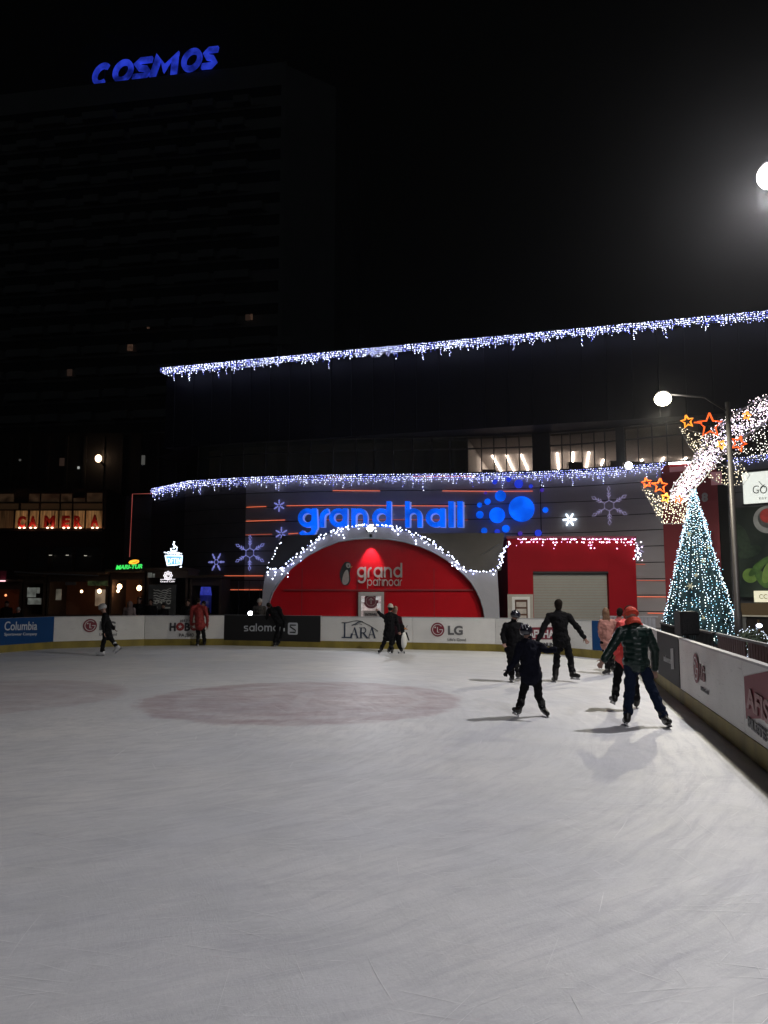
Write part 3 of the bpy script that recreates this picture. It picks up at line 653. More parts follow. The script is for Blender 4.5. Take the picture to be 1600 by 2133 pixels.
# small lamp over the salomon board
c = PY(522, 1278, 29); t = thing('spotlight', 'small dazzling white spotlight standing just behind the black board', 'spotlight', (c.x, c.y, -.1))
bm = NB(); tube(bm, [(c.x, c.y+.1, -.1), (c.x, c.y+.1, c.z-.08)], .025, 6); link('stand', bm, dark_metal, t)
bm = NB(); box(bm, c.x-.12, c.x+.12, c.y+.03, c.y+.16, c.z-.1, c.z+.1); link('housing', bm, dark_metal, t)
bm = NB(); sphere(bm, c, .085, 14, (1.1, .3, 1)); link('lens', bm, mat('flood lens', (1, 1, 1)), t, True)

# ================================================================== RED GATE
GY = 31.6
gate = thing('red_gate_block', 'red rectangular gate building with a closed grey roller shutter', 'building', (PY(1190, 1290, GY).x, GY, -.1))
x0, x1 = PY(1057, 1130, GY).x, PY(1323, 1130, GY).x; zt = PY(1190, 1122, GY).z; s0, s1 = PY(1110.5, 1190, GY).x, PY(1267.5, 1190, GY).x; zs = PY(1190, 1190, GY).z
gred = mat('gate red', (.3, .008, .016), .7, spec=.08, var=.15, scale=1.2)
bm = NB()
box(bm, x0, s0, GY, GY+.5, -.1, zt-.002); box(bm, s1, x1, GY, GY+.5, -.1, zt-.002); box(bm, s0+.002, s1-.002, GY+.003, GY+.5, zs, zt-.004)
box(bm, x0+.01, x1-.01, GY+.5, GY+3.9, -.1, zt-.01)
link('wall', bm, gred, gate)
bm = NB(); box(bm, x0-.04, x1+.04, GY-.06, GY+4, zt, zt+.1); link('roof_edge', bm, mat('purple red trim', (.2, .02, .05), .5), gate)
bm = NB()
for k in range(26): box(bm, s0+.02, s1-.02, GY+.2+(k % 2)*.01, GY+.24, -.1+k*.112, -.1+(k+1)*.112-.006)
link('roller_shutter', bm, mat('shutter grey', (.30, .29, .27), .5, .2, var=.08), gate)
bm = NB(); box(bm, s0, s1, GY+.02, GY+.2, zs-.08, zs-.003); link('shutter_box', bm, dark_metal, gate)
dr = thing('kiosk_door', 'pale framed door with a small glazed panel set low left in the red gate', 'door', (PY(1083, 1280, GY).x, GY, -.1))
bm = NB(); a = PY(1057, 1238, GY); b = PY(1110, 1238, GY); box(bm, a.x, b.x, GY-.05, GY-.003, -.1, a.z); link('surround', bm, mat('beige panel', (.42, .39, .36), .6), dr)
bm = NB(); a1 = PY(1066, 1243, GY); b1 = PY(1103, 1243, GY); box(bm, a1.x, b1.x, GY-.08, GY-.052, -.1, a1.z); link('frame', bm, white, dr)
bm = NB(); a2 = PY(1072, 1249, GY); b2 = PY(1098, 1249, GY); box(bm, a2.x, b2.x, GY-.10, GY-.082, .0, a2.z); link('glazing', bm, mat('brown glazing', (.10, .045, .03), .3, var=.5, scale=5), dr)
bm = NB()
for k, z in enumerate((1254, 1268, 1282)): q = PY(1085, z, GY); box(bm, a2.x+.05, b2.x-.06, GY-.115, GY-.102, q.z-.2, q.z-.0)
link('notices', bm, mat('paper notice', (.5, .45, .42), .6, var=.3, scale=9), dr)
bulb_pink = mat('pink bulb', (1, .6, .9), emit=(1, .42, .82), es=3.4); bulb_pw = mat('pink white bulb', (1, .85, .95), emit=(1, .74, .92), es=4)
icicles([V((PY(1058, 0, GY).x, GY-.1, zt-.02)), V((x1, GY-.1, zt-.02))], 'pink fairy lights hanging along the top of the red gate', .06, (.06, .5), .034, (bulb_pink, bulb_pw), 'gate fairy lights', spread=.10, gap=.125, seed=31, kind_bias=(.5, .5), per=4.3, name='fairy_lights')
icicles([V((x1+.02, GY-.1, zt-.05)), V((x1+.04, GY-.1, zt-.9))], 'pinkish white fairy lights running down the right corner of the red gate', .03, (.02, .1), .032, (bulb_cool, bulb_pw), 'gate fairy lights', spread=.10, gap=.125, seed=32, kind_bias=(.5, .5), name='fairy_lights')

# ================================================================== RINK BOARDS
bw = mat('white board', (.74, .73, .71), .5, var=.12, scale=2.2, spec=.3, bump=.15)
def scuffs(m, dark, amount):
    nt = m.node_tree; N = nt.nodes; L = nt.links; b = N['Principled BSDF']; src = b.inputs['Base Color'].links[0].from_socket
    tc = N.new('ShaderNodeTexCoord'); col = src
    for rot, sc_, th in ((12, 1.0, .60), (-20, 1.7, .62), (70, 1.2, .64)):
        mp = N.new('ShaderNodeMapping'); mp.inputs['Rotation'].default_value = (0, R(rot), 0); mp.inputs['Scale'].default_value = (sc_, sc_, sc_*14); L.new(tc.outputs['Object'], mp.inputs[0])
        no = N.new('ShaderNodeTexNoise'); no.inputs['Scale'].default_value = 2.5; no.inputs['Detail'].default_value = 6; no.inputs['Roughness'].default_value = .7; L.new(mp.outputs[0], no.inputs['Vector'])
        mr = N.new('ShaderNodeMapRange'); mr.inputs[1].default_value = th; mr.inputs[2].default_value = th+.1; mr.inputs[4].default_value = amount; L.new(no.outputs['Fac'], mr.inputs[0])
        mx = N.new('ShaderNodeMix'); mx.data_type = 'RGBA'; L.new(mr.outputs[0], mx.inputs[0]); L.new(col, mx.inputs[6]); mx.inputs[7].default_value = (*dark, 1); col = mx.outputs[2]
    L.new(col, b.inputs['Base Color'])
scuffs(bw, (.22, .21, .2), .5); bblack = mat('black banner', (.008, .008, .009), .7); bblue = mat('blue banner', (.004, .05, .17), .7, spec=.2)
yellow = mat('yellow kick strip', (.24, .185, .03), .6, var=.7, scale=2.5, stretch=(1, 1, .4)); cap = mat('cap rail', (.42, .42, .43), .4, var=.2)
BH = 1.09
def board(a, b, m, label, top=BH, low=.235):
    a = V((*a, 0)); b = V((*b, 0)); tg = (b-a).normalized(); n = V((tg.y, -tg.x, 0)); L_ = (b-a).length
    if n.dot(V((-3, 12, 0))-a) < 0: n = -n; 
    M = frame_of(a, tg, n)
    t = thing('rink_board', label, 'rink board', a, 'advertising boards round the ice')
    bm = NB(); box(bm, .006, L_-.006, low if m is bw else .22, top-.03, -.05, 0, M); bmesh.ops.recalc_face_normals(bm, faces=bm.faces); link('panel', bm, bw, t)
    if m is not bw:
        bm = NB(); box(bm, .01, L_-.01, low, top-.005, .003, .012, M); bmesh.ops.recalc_face_normals(bm, faces=bm.faces); link('banner', bm, m, t)
    bm = NB(); box(bm, .003, L_-.003, .0, low-.003, -.05, .012, M); bmesh.ops.recalc_face_normals(bm, faces=bm.faces); link('kick_strip', bm, yellow, t)
    bm = NB(); box(bm, .0, L_, top-.028, top, -.08, .002 if m is not bw else .01, M); bmesh.ops.recalc_face_normals(bm, faces=bm.faces); link('top_rail', bm, cap, t)
    for k in range(max(2, int(L_/2)+1)):
        u = .1+(L_-.2)*k/max(1, int(L_/2)); bm = NB(); box(bm, u-.03, u+.03, -.1, top-.05, -.11, -.052, M); bmesh.ops.recalc_face_normals(bm, faces=bm.faces); link('post', bm, grey_metal, t)
    return t
labs = [('long blue board with white serif lettering at the far left', bblue), ('white board with red round logo behind the walking skater', bw), ('white board with red and black radio lettering', bw),
        ('black board with pale lettering and square logo', bblack), ('white board with dark serif lettering under a mountain line', bw), ('white board with maroon round logo and grey capitals, straight below the tent', bw),
        ('white board with maroon ticket advert behind the boys', bw), ('plain white board end just left of the blue corner board', bw)]
segs = []
LB2 = [LB[-1]]+far_pts
for (lb, m), a, b in zip(labs, LB2, LB2[1:]): segs.append(board(a, b, m, lb, BH+.015 if m is bblack else BH, .19 if m is bblack else .235))
for k, (a, b) in enumerate(zip(LB, LB[1:])): board(a, b, bw, ['plain white board outside the left of the picture, nearest one', 'plain white board outside the left of the picture, middle one', 'plain white board outside the left of the picture, far one'][k])
CN = [far_pts[-1]]+corner+[right_pts[0]]
for k, (a, b) in enumerate(zip(CN, CN[1:])): board(a, b, bblue if k == 0 else bw, ['blue board at the far right corner behind the girl in pink', 'short curved white corner board, first after the blue one', 'short curved white corner board behind the man in green', 'white board between the corner and the black right-hand board'][k])
rl = [('black board with grey logo on the right side of the rink', bblack), ('white right-hand board with narrow maroon round logo', bw), ('white right-hand board with maroon ticket advert at the picture edge', bw),
      ('white right-hand board beside the camera', bw), ('white right-hand board behind the camera', bw), ('last white right-hand board far behind the camera', bw)]
rsg = [board(a, b, m, lb) for (lb, m), a, b in zip(rl, right_pts, right_pts[1:])]
BP = OUT[:]
ink = mat('dark ink', (.03, .03, .035), .5); maroon_b = mat('maroon print', (.20, .018, .035), .5); navy = mat('navy ink', (.03, .045, .085), .5); pale_b = mat('pale print', (.55, .57, .6), .5); wprint = mat('white print', (.7, .7, .7), .5)
redprint = mat('red print', (.32, .03, .03), .5); greyink = mat('grey ink', (.12, .12, .125), .5)
def btext(s, x0, y0, x1, y1, hpx, m, parent, name='lettering', bold=0.02, off=.016, sh=0):
    A, _, n = ON(x0, y0, BP); B, _, n2 = ON(x1, y1, BP); return lettering(s, A, B, hpx*A.y/FPX, m, parent, name, bold=bold, off=off, shear=sh)
def bframe(px, py, off=.016):
    p, tg, n = ON(px, py, BP); 
    if abs(tg.y) > abs(tg.x): tg = V((-.207, -.978, 0)).normalized(); n = V((tg.y, -tg.x, 0))
    return frame_of(p+n*off, tg, n), p
def disc(M, r, m, name, parent, z=0, seg=40, th=.004):
    bm = NB(); bmesh.ops.create_cone(bm, cap_ends=True, segments=seg, radius1=r, radius2=r, depth=th, matrix=M @ Matrix.Translation((0, 0, z))); return link(name, bm, m, parent)
def face_logo(px, py, rm, parent):
    M, p = bframe(px, py); d = disc(M, rm, maroon_b, 'round_logo', parent)
    bm = NB(); w_ = rm*.09
    ribbon(bm, arc(0, 0, rm*.74, 40, 360, 30), w_, M, .004, .007); ribbon(bm, [(rm*.74+w_*.5, 0), (rm*.25, 0)], w_, M, .004, .0075)
    ribbon(bm, [(-.02*rm, rm*.38), (-.02*rm, -rm*.36), (rm*.25, -rm*.36)], w_, M, .004, .008)
    bmesh.ops.create_cone(bm, cap_ends=True, segments=14, radius1=rm*.11, radius2=rm*.11, depth=.004, matrix=M @ Matrix.Translation((-rm*.35, rm*.32, .005)))
    bmesh.ops.recalc_face_normals(bm, faces=bm.faces); link('logo_lines', bm, wprint, d)
s0, s1_, s2, s3, s4, s5, s6, s7 = segs
btext('Columbia', 8, 1313, 76, 1312, 19, pale_b, s0, bold=.005); btext('Sportswear Company', 8, 1324, 76, 1323, 6, pale_b, s0, bold=.01)
M, p = bframe(2, 1305); bm = NB(); ribbon(bm, [(-.1, 0), (0, .1), (.08, 0), (0, -.1), (-.1, 0)], .05, M, 0, .004); link('diamond_logo', bm, pale_b, s0)
face_logo(187.5, 1303, .232, s1_); btext('LG', 207, 1312, 240, 1312, 18, greyink, s1_, bold=.03); btext("Life's Good", 207, 1324, 243, 1324, 6, greyink, s1_, bold=0)
btext('103.7 FM', 376, 1296, 402, 1296, 5.5, ink, s2, bold=.01)
btext('H', 353.5, 1313.5, 366, 1313.5, 16, ink, s2, bold=.045); btext('B', 384.5, 1313.5, 396, 1313.5, 16, ink, s2, bold=.035); btext('E', 413, 1313.5, 424, 1313.5, 16, ink, s2, bold=.045)
for cx in (375.5, 404.5):
    M, p = bframe(cx, 1305.5); d = disc(M, .145, redprint, 'round_letter', s2)
    bm = NB(); pts = [V((.085*(1 if k % 2 == 0 else .42)*math.sin(k*math.pi/5), .085*(1 if k % 2 == 0 else .42)*math.cos(k*math.pi/5), .004)) for k in range(10)]
    prism(bm, [M @ q for q in pts], M.to_3x3() @ V((0, 0, .003))); bmesh.ops.recalc_face_normals(bm, faces=bm.faces); link('star', bm, wprint, d)
btext('PA', 373, 1326, 384.5, 1326, 6.5, ink, s2, bold=.012); btext('ДИО', 386, 1326.5, 404, 1326, 6.5, ink, s2, bold=.0)
def bword(word, x0, x1, base, xh_, t_, m, parent, gaps=.16):
    ws = [glyph(c, t_)[1] for c in word]; tot = sum(ws)+gaps*(len(word)-1); A, tg, n = ON(x0, base, BP); B = ON(x1, base, BP)[0]; tg = (B-A).normalized(); n = V((tg.y, -tg.x, 0)); A = A+n*.016; k = (B-A).length/tot; h = xh_*A.y/FPX; x = 0
    M0 = frame_of(A, tg, n)
    for c, w_ in zip(word, ws): round_letter(c, t_, M0 @ Matrix.Translation((x*k, 0, 0)) @ Matrix.Diagonal((k, h, .2, 1)), .02, m, parent); x += w_+gaps
bword('salomon', 508.5, 593.5, 1315, 11.5, .2, pale_b, s3, .2)
M, p = bframe(610.5, 1309.5); bm = NB(); r_ = .2
prism(bm, [M @ V((sx*r_*.9+(.05*math.cos(R(a))), sy*r_+(.05*math.sin(R(a))), 0)) for sx, sy, a0 in ((.8, .8, 0), (-.8, .8, 90), (-.8, -.8, 180), (.8, -.8, 270)) for a in (a0, a0+45, a0+90)], M.to_3x3() @ V((0, 0, .004))); bmesh.ops.recalc_face_normals(bm, faces=bm.faces); lg = link('square_logo', bm, pale_b, s3)
bm = NB(); ribbon(bm, [(.12, .125), (-.10, .125), (-.11, .07), (.11, -.06), (.10, -.13), (-.12, -.13)], .042, M, .005, .008); bmesh.ops.recalc_face_normals(bm, faces=bm.faces); link('logo_letter', bm, bblack, lg)
# serif capitals under a drawn mountain line
def serif(ch, x0, x1, base, h, parent):
    A, tg, n = ON(x0, base, BP); B = ON(x1, base, BP)[0]; tg = (B-A).normalized(); n = V((tg.y, -tg.x, 0)); w_ = (B-A).length; hh = h*A.y/FPX; M = frame_of(A+n*.016, tg, n); bm = NB(); T = .055; S_ = .016
    if ch == 'L': S = [([(w_*.3, 0), (w_*.3, hh)], T), ([(0, .02), (w_, .02)], .04), ([(w_*.08, hh-S_/2), (w_*.52, hh-S_/2)], S_), ([(w_*.9, 0), (w_, hh*.3)], .05)]
    if ch == 'A': S = [([(w_*.12, 0), (w_*.48, hh)], .02), ([(w_*.86, 0), (w_*.48, hh)], T), ([(w_*.24, hh*.33), (w_*.72, hh*.33)], S_), ([(0, S_/2), (w_*.28, S_/2)], S_), ([(w_*.68, S_/2), (w_, S_/2)], S_)]
    if ch == 'R': S = [([(w_*.22, 0), (w_*.22, hh)], T), ([(0, S_/2), (w_*.42, S_/2)], S_), ([(0, hh-S_/2), (w_*.5, hh-S_/2)], S_), ([(w_*.5+w_*.22*math.cos(R(a)), hh*.74+hh*.235*math.sin(R(a))) for a in range(90, -91, -20)]+[(w_*.25, hh*.5)], .035), ([(w_*.45, hh*.5), (w_*.9, 0)], T), ([(w_*.78, S_/2), (w_, S_/2)], S_)]
    for i, (q, t_) in enumerate(S): ribbon(bm, q, t_, M, 0, .003+i*.0007)
    bmesh.ops.recalc_face_normals(bm, faces=bm.faces); link('letter', bm, navy, parent)
serif('L', 712, 733, 1329, 31, s4); serif('A', 730, 748, 1329.5, 22, s4); serif('R', 748, 768, 1329.5, 22, s4); serif('A', 766, 784, 1329.5, 22, s4)
M, p = bframe(712, 1329.5)
def bl(pts, wd, m, parent, name='drawn_line'):
    bm = NB(); q = [M.inverted() @ ON(x, y, BP)[0] for x, y in pts]; ribbon(bm, [(v.x, v.y) for v in q], wd, M, .0, .004); bmesh.ops.recalc_face_normals(bm, faces=bm.faces); link(name, bm, m, parent)
bl([(712, 1297), (724, 1297), (736, 1294), (744, 1293), (752, 1294), (760, 1298), (770, 1303), (778, 1308), (788, 1315)], .028, greyink, s4); bl([(733, 1303), (740, 1300), (747, 1296), (756, 1295)], .035, navy, s4); bl([(740, 1302), (748, 1299), (755, 1301)], .02, greyink, s4)
face_logo(912, 1311.5, .232, s5); btext('LG', 933.5, 1321.5, 964.5, 1322, 18, greyink, s5, bold=.035); btext("Life's Good", 933, 1335, 971, 1335.5, 6, greyink, s5, bold=0)
def bbox(x0, y0, x1, y1, m, parent, name='advert_box', off=.01):
    A, _, n = ON(x0, y1, BP); B = ON(x1, y1, BP)[0]; zt_ = ON(x0, y0, BP)[0].z; tg = (B-A).normalized(); n = V((tg.y, -tg.x, 0)); M = frame_of(A, tg, n); bm = NB(); box(bm, 0, (B-A).length, 0, zt_-A.z, off-.007, off, M); bmesh.ops.recalc_face_normals(bm, faces=bm.faces); return link(name, bm, m, parent)
ab = bbox(1095, 1307, 1160, 1332, maroon_b, s6); btext('AFISHA', 1101, 1328, 1156, 1328.5, 16, wprint, s6, bold=.03); btext('BILETE ONLINE', 1096, 1345.5, 1160, 1346.5, 7.5, ink, s6, bold=.02)
# right hand side
r0, r1, r2 = rsg[:3]
btext('salomon', 1385, 1376, 1402, 1384, 13, mat('faded print', (.3, .3, .3)), r0, bold=.03); bbox(1401, 1352, 1407, 1394, mat('faded print', (.3, .3, .3)), r0, 'square_logo', .024)
face_logo(1452, 1392, .22, r1); btext('LG', 1461, 1413, 1471, 1420, 30, mat('faded maroon print', (.25, .13, .13)), r1, bold=.04); btext("Life's Good", 1463, 1437, 1478, 1447, 8, greyink, r1)
ab = bbox(1556, 1411, 1660, 1497, maroon_b, r2); btext('AFISHA', 1560, 1472, 1655, 1545, 42, mat('faded rose print', (.42, .25, .25)), r2, bold=.03, off=.02); btext('BILETE ONLINE', 1563, 1512, 1665, 1600, 20, greyink, r2, bold=.02, off=.02)

# walkway rail and slatted barrier outside the right boards
def barrier_run(P, label, h=1.02, slat=mat('reddish slats', (.20, .10, .095), .6, var=.35), gap=.16, wd=.12, name='walkway_barrier', railm=grey_metal, low=.02):
    t = thing(name, label, 'barrier', (P[0][0], P[0][1], -.1)); 
    for a, b in zip(P, P[1:]):
        a = V((*a, -.1)); b = V((*b, -.1)); tg = (b-a).normalized(); n = V((tg.y, -tg.x, 0)); L_ = (b-a).length; M = frame_of(a, tg, n); bm = NB()
        box(bm, 0, L_, h-.04, h, -.03, .03, M); link('top_rail', bm, railm, t)
        bm = NB(); k = 0.05
        while k < L_-wd: box(bm, k, k+wd, low, h-.045, -.012, .012, M); k += gap
        link('slats', bm, slat, t)
        bm = NB(); box(bm, 0, .06, 0, h-.05, -.06, -.014, M); link('post', bm, railm, t)
    return t
barrier_run([(rx(y)+.95, y) for y in (14.6, 12.4, 10.2, 8, 5.8, 3.6)], 'low barrier of reddish translucent slats behind the right-hand boards', 1.21)
barrier_run([(rx(y)+.75+(.2 if y < 17 else 0), y) for y in (20.5, 18.6, 16.7, 14.9)], 'dark metal railing with thin bars behind the black right-hand board', 1.2, dark_metal, .13, .025, railm=dark_metal)
barrier_run([(6.5, 23.3), (8.1, 22.9)], 'short silvery barrier behind the corner of the rink', 1.3, mat('silver slats', (.5, .5, .54), .35, .5), .11, .09, railm=mat('silver rail', (.6, .6, .62), .35, .6))
# loudspeaker on its stand
c = PY(1431, 1298, 13.2); t = thing('loudspeaker', 'black box loudspeaker standing above the right-hand boards', 'loudspeaker', (c.x, c.y, -.1))
bm = NB(); box(bm, c.x-.16, c.x+.16, c.y-.14, c.y+.16, c.z-.20, c.z+.20); bmesh.ops.bevel(bm, geom=bm.edges[:], offset=.02, segments=2, affect='EDGES'); link('cabinet', bm, black, t)
bm = NB(); box(bm, c.x-.13, c.x+.13, c.y-.155, c.y-.142, c.z-.17, c.z+.17); link('grille', bm, mat('grille', (.02, .02, .022), .8, bump=1, scale=80), t)
bm = NB(); tube(bm, [(c.x, c.y, -.1), (c.x, c.y, c.z-.2)], .02, 8); link('stand', bm, black, t)

# ================================================================== LIGHT TREE
Tt = PY(1456, 1016, 28.0); tb = V((PY(1457, 1300, 28).x, 28, -.1)); HT = Tt.z+.1; RT = 1.42
tree = thing('light_tree', 'tall cone-shaped christmas tree covered in cyan-white lights beside the red banner', 'christmas tree', tb)
bm = NB(); rr = random.Random(5); NS = 64
rings = []
for k in range(40):
    u = k/39; rings.append([bm.verts.new(tb+V(((RT*(1-u)*(1+rr.uniform(-.10, .03))-.03)*math.cos(a*2*math.pi/NS), (RT*(1-u)*(1+rr.uniform(-.1, .03))-.03)*math.sin(a*2*math.pi/NS), .25+u*(HT-.25)))) for a in range(NS)])
for A, B in zip(rings, rings[1:]):
    for k in range(NS): bm.faces.new((A[k], A[(k+1) % NS], B[(k+1) % NS], B[k]))
link('foliage', bm, mat('teal green netting', (.008, .035, .045), .8, var=.6, scale=9, bump=1), tree)
bm = NB(); tube(bm, [tb, tb+V((0, 0, .4))], .15, 10); link('trunk', bm, mat('bark', (.06, .04, .03)), tree)
B1, B2, B3 = Bulbs(), Bulbs(), Bulbs()
for s_ in range(46):
    a = s_/46*2*math.pi+rr.uniform(-.05, .05)
    z = .3
    while z < HT-.05:
        u = z/HT; r_ = RT*(1-u)+rr.gauss(.03, .035)
        if u > .72 and rr.random() < (u-.7)*2.2: z += .06; continue
        if rr.random() < .93:
            (B1, B2, B3)[rr.choices((0, 1, 2), (.5, .3, .2))[0]].add(tb+V((r_*math.cos(a+rr.gauss(0, .02)), r_*math.sin(a+rr.gauss(0, .02)), z+.0)), rr.uniform(.011, .02))
        z += rr.uniform(.06, .12)
B1.link('bulbs', mat('cyan white bulb', (.7, .95, 1), emit=(.66, .84, 1), es=4.5), tree); B2.link('bulbs', mat('teal bulb', (.3, .7, .9), emit=(.3, .62, .85), es=3), tree); B3.link('bulbs', mat('warm cyan bulb', (.9, 1, .95), emit=(.9, 1, .92), es=5), tree)
for (x, y, r_) in ((1436, 1112, .10), (1450, 1198, .07), (1438, 1221, .13), (1467, 1288, .12), (1465, 1168, .08), (1476, 1140, .08)):
    p = PY(x, y, 28-RT*.8*(1-(PY(x, y, 28).z)/HT)-.12); bm = NB()
    for k in range(6): tube(bm, [p+V((r_*math.cos(k*1.047), 0, r_*math.sin(k*1.047)))*-1, p+V((r_*math.cos(k*1.047), 0, r_*math.sin(k*1.047)))], .018, 4)
    sphere(bm, p, r_*.45, 8); link('ornament', bm, mat('ivory ornament', (.6, .58, .4), .4, emit=(.6, .6, .4), es=.12), tree)

# small round bush with net lights
bp_ = V((PY(1566, 1325, 22).x, 22, -.1)); t = thing('lit_bush', 'small round bush wrapped in tiny white lights right of the lamp pole', 'bush', bp_)
bm = NB()
for k in range(700):
    d = V((rr.gauss(0, 1), rr.gauss(0, 1), rr.gauss(0, 1))).normalized()*rr.uniform(.25, .42); p = bp_+V((0, 0, .6))+d; q = V((rr.gauss(0, 1), rr.gauss(0, 1), rr.gauss(0, 1))).normalized()*.04; s_ = d.cross(q).normalized()*.025
    bm.faces.new([bm.verts.new(v) for v in (p-q, p+s_, p+q, p-s_)])
link('foliage', bm, mat('night leaves', (.03, .05, .03), .7, var=.5), t)
bm = NB(); tube(bm, [bp_, bp_+V((0, 0, .5))], .04, 6); link('trunk', bm, mat('bark', (.06, .04, .03)), t)
B = Bulbs()
for k in range(110): d = V((rr.gauss(0, 1), rr.gauss(0, 1), rr.gauss(0, 1))).normalized()*.43; B.add(bp_+V((0, 0, .6))+d, .012)
B.link('bulbs', mat('cool white bulb small', (.8, .85, 1), emit=(.7, .8, 1), es=2.5), t)
bm = NB(); sphere(bm, bp_+V((.18, -.1, 1.06)), .075, 10, (1.1, 1, .8)); link('cap_light', bm, mat('cool white bulb', (1, 1, 1)), t)

# ================================================================== LIGHT ARCH WITH STARS
AY = 25.5
arch = thing('light_arch', 'huge pinkish white arch of dense fairy lights rising behind the tree top', 'light arch', PY(1405, 1045, AY))
cl = [(1408, 1044), (1420, 1020), (1442, 995), (1462, 968), (1480, 940), (1505, 912), (1535, 890), (1570, 866), (1605, 845), (1680, 815), (1780, 800)]
wdth = [14, 22, 24, 26, 28, 36, 38, 36, 32, 30, 30]
path = [PY(x, y, AY) for x, y in cl]
bulb_pkw = mat('rose white bulb', (1, .9, .95), emit=(1, .80, .90), es=4.2); bulb_w = mat('soft white bulb', (1, .97, .92), emit=(1, .93, .86), es=3); bulb_v = mat('lavender bulb', (.8, .75, 1), emit=(.72, .66, 1), es=3)
bs = [Bulbs(), Bulbs(), Bulbs()]
bm = NB()
for sgn in (-1, 1):
    for dy in (-.25, .25): tube(bm, [p+V((sgn*w_*.5*AY/FPX, dy, -sgn*w_*.5*AY/FPX)) for p, w_ in zip(path, wdth)], .02, 5)
for p, w_ in zip(path, wdth): tube(bm, [p+V((-w_*.5*AY/FPX, 0, w_*.5*AY/FPX)), p+V((w_*.5*AY/FPX, 0, -w_*.5*AY/FPX))], .012, 4)
link('frame', bm, grey_metal, arch)
for i in range(2300):
    s_ = rr.random()*(len(path)-1); k = int(s_); f = s_-k; p = path[k].lerp(path[k+1], f); w_ = (wdth[k]*(1-f)+wdth[k+1]*f)*AY/FPX
    d = (path[k+1]-path[k]).normalized(); q = V((-d.z, 0, d.x)); v = rr.gauss(0, .5); 
    if abs(v) > 1: continue
    bs[rr.choices((0, 1, 2), (.55, .25, .2))[0]].add(p+q*w_*v+V((0, rr.uniform(-.3, .3), 0)), rr.uniform(.010, .021))
for b_, m in zip(bs, (bulb_pkw, bulb_w, bulb_v)): b_.link('bulbs', m, arch)
bulb_warm = mat('warm white bulb', (1, .9, .7), emit=(1, .86, .62), es=2.6)
def net(poly, n, label, Y, m, r=(.013, .023), jitter=True, name='light_net'):
    t = thing(name, label, 'light net', PY(*poly[0], Y)); P3 = [PY(x, y, Y) for x, y in poly]; B = Bulbs(); bm = NB(); tube(bm, P3+[P3[0]], .012, 4); link('frame', bm, grey_metal, t)
    xs = [p[0] for p in poly]; ys = [p[1] for p in poly]; c = 0; pts = []
    while c < n:
        x = rr.uniform(min(xs), max(xs)); y = rr.uniform(min(ys), max(ys)); ins = False; j = len(poly)-1
        for i in range(len(poly)):
            if (poly[i][1] > y) != (poly[j][1] > y) and x < (poly[j][0]-poly[i][0])*(y-poly[i][1])/(poly[j][1]-poly[i][1])+poly[i][0]: ins = not ins
            j = i
        if not ins: continue
        c += 1
        if any(abs(x-a) < 2.6 and abs(y-b) < 2.6 for a, b in pts) and rr.random() < .8: continue
        pts.append((x, y)); B.add(PY(x, y, Y)+V((0, rr.uniform(-.06, .06), 0)), rr.uniform(*r))
    B.link('bulbs', m, t); return t
net([(1335, 1013), (1362, 1022), (1384, 1046), (1402, 1040), (1432, 1040), (1428, 1091), (1378, 1091), (1362, 1060)], 330, 'bowl-shaped net of warm lights hanging left of the tree top', AY-.4, bulb_warm)
net([(1414, 890), (1440, 897), (1470, 905), (1495, 900), (1478, 925), (1455, 952), (1436, 930)], 90, 'sparse net of warm lights below the two large stars', AY-.4, bulb_warm)
net([(1490, 960), (1520, 925), (1560, 890), (1605, 870), (1660, 870), (1660, 940), (1600, 950), (1550, 958), (1520, 975)], 330, 'wide sparse net of white lights inside the curve of the arch', AY+.5, bulb_w)
net([(1466, 985), (1500, 972), (1545, 968), (1562, 990), (1548, 1010), (1515, 1012), (1490, 1003)], 110, 'small net of yellowish lights right of the tree top behind the pole', AY+.4, bulb_warm)
def star(px, py, rp, m, label, Y=AY-.6, rot=0, w_=.03):
    c = PY(px, py, Y); r_ = rp*Y/FPX; t = thing('star_light', label, 'star', c, 'orange star lights'); pts = [c+V((r_*(1 if k % 2 == 0 else .45)*math.sin(k*math.pi/5+R(rot)), 0, r_*(1 if k % 2 == 0 else .45)*math.cos(k*math.pi/5+R(rot)))) for k in range(11)]
    bm = NB(); tube(bm, pts, w_, 6); link('outline', bm, m, t); bm = NB(); tube(bm, [c+V((-r_*.3, .04, 0)), c+V((r_*.9, .3, 0))], .012, 4); link('bracket', bm, dark_metal, t)
or1 = mat('orange star tube', (.6, .1, .02), emit=(1, .13, .02), es=1.3, spec=.1); or2 = mat('amber star tube', (1, .5, .1), emit=(1, .32, .02), es=1.4)
star(1432, 878, 14, or2, 'amber star, upper left one of the upper pair', rot=-12); star(1479, 886, 27, or1, 'largest orange star, above the sparse warm net')
star(1539, 924, 17, or1, 'orange star among the white lights right of the lamp pole', rot=20); star(1347, 1006, 11, or1, 'small orange star at the left tip of the bowl-shaped net', rot=-10)
star(1375, 1012, 16, or1, 'orange star with a blue heart over the bowl-shaped net', rot=4); star(1387, 1037, 10.5, or2, 'small amber star low inside the bowl-shaped net', rot=14)
star(1556, 866, 9, or2, 'tiny amber star inside the upper arch', rot=10); star(1503, 926, 10, or2, 'tiny amber star where the arch meets the lamp pole', rot=30); star(1414, 1040, 9, or1, 'tiny orange star at the foot of the arch', rot=20)
for (x0, y0, x1, y1, l) in ((1446, 880, 1462, 881, 'upper'), (1357, 1007, 1366, 1009, 'lower')):
    bm = NB(); tube(bm, [PY(x0, y0, AY-.6), PY(x1, y1, AY-.6)], .025, 5); tag(link('star_link', bm, or1), 'short orange light tube joining the %s pair of stars' % l, 'light tube')

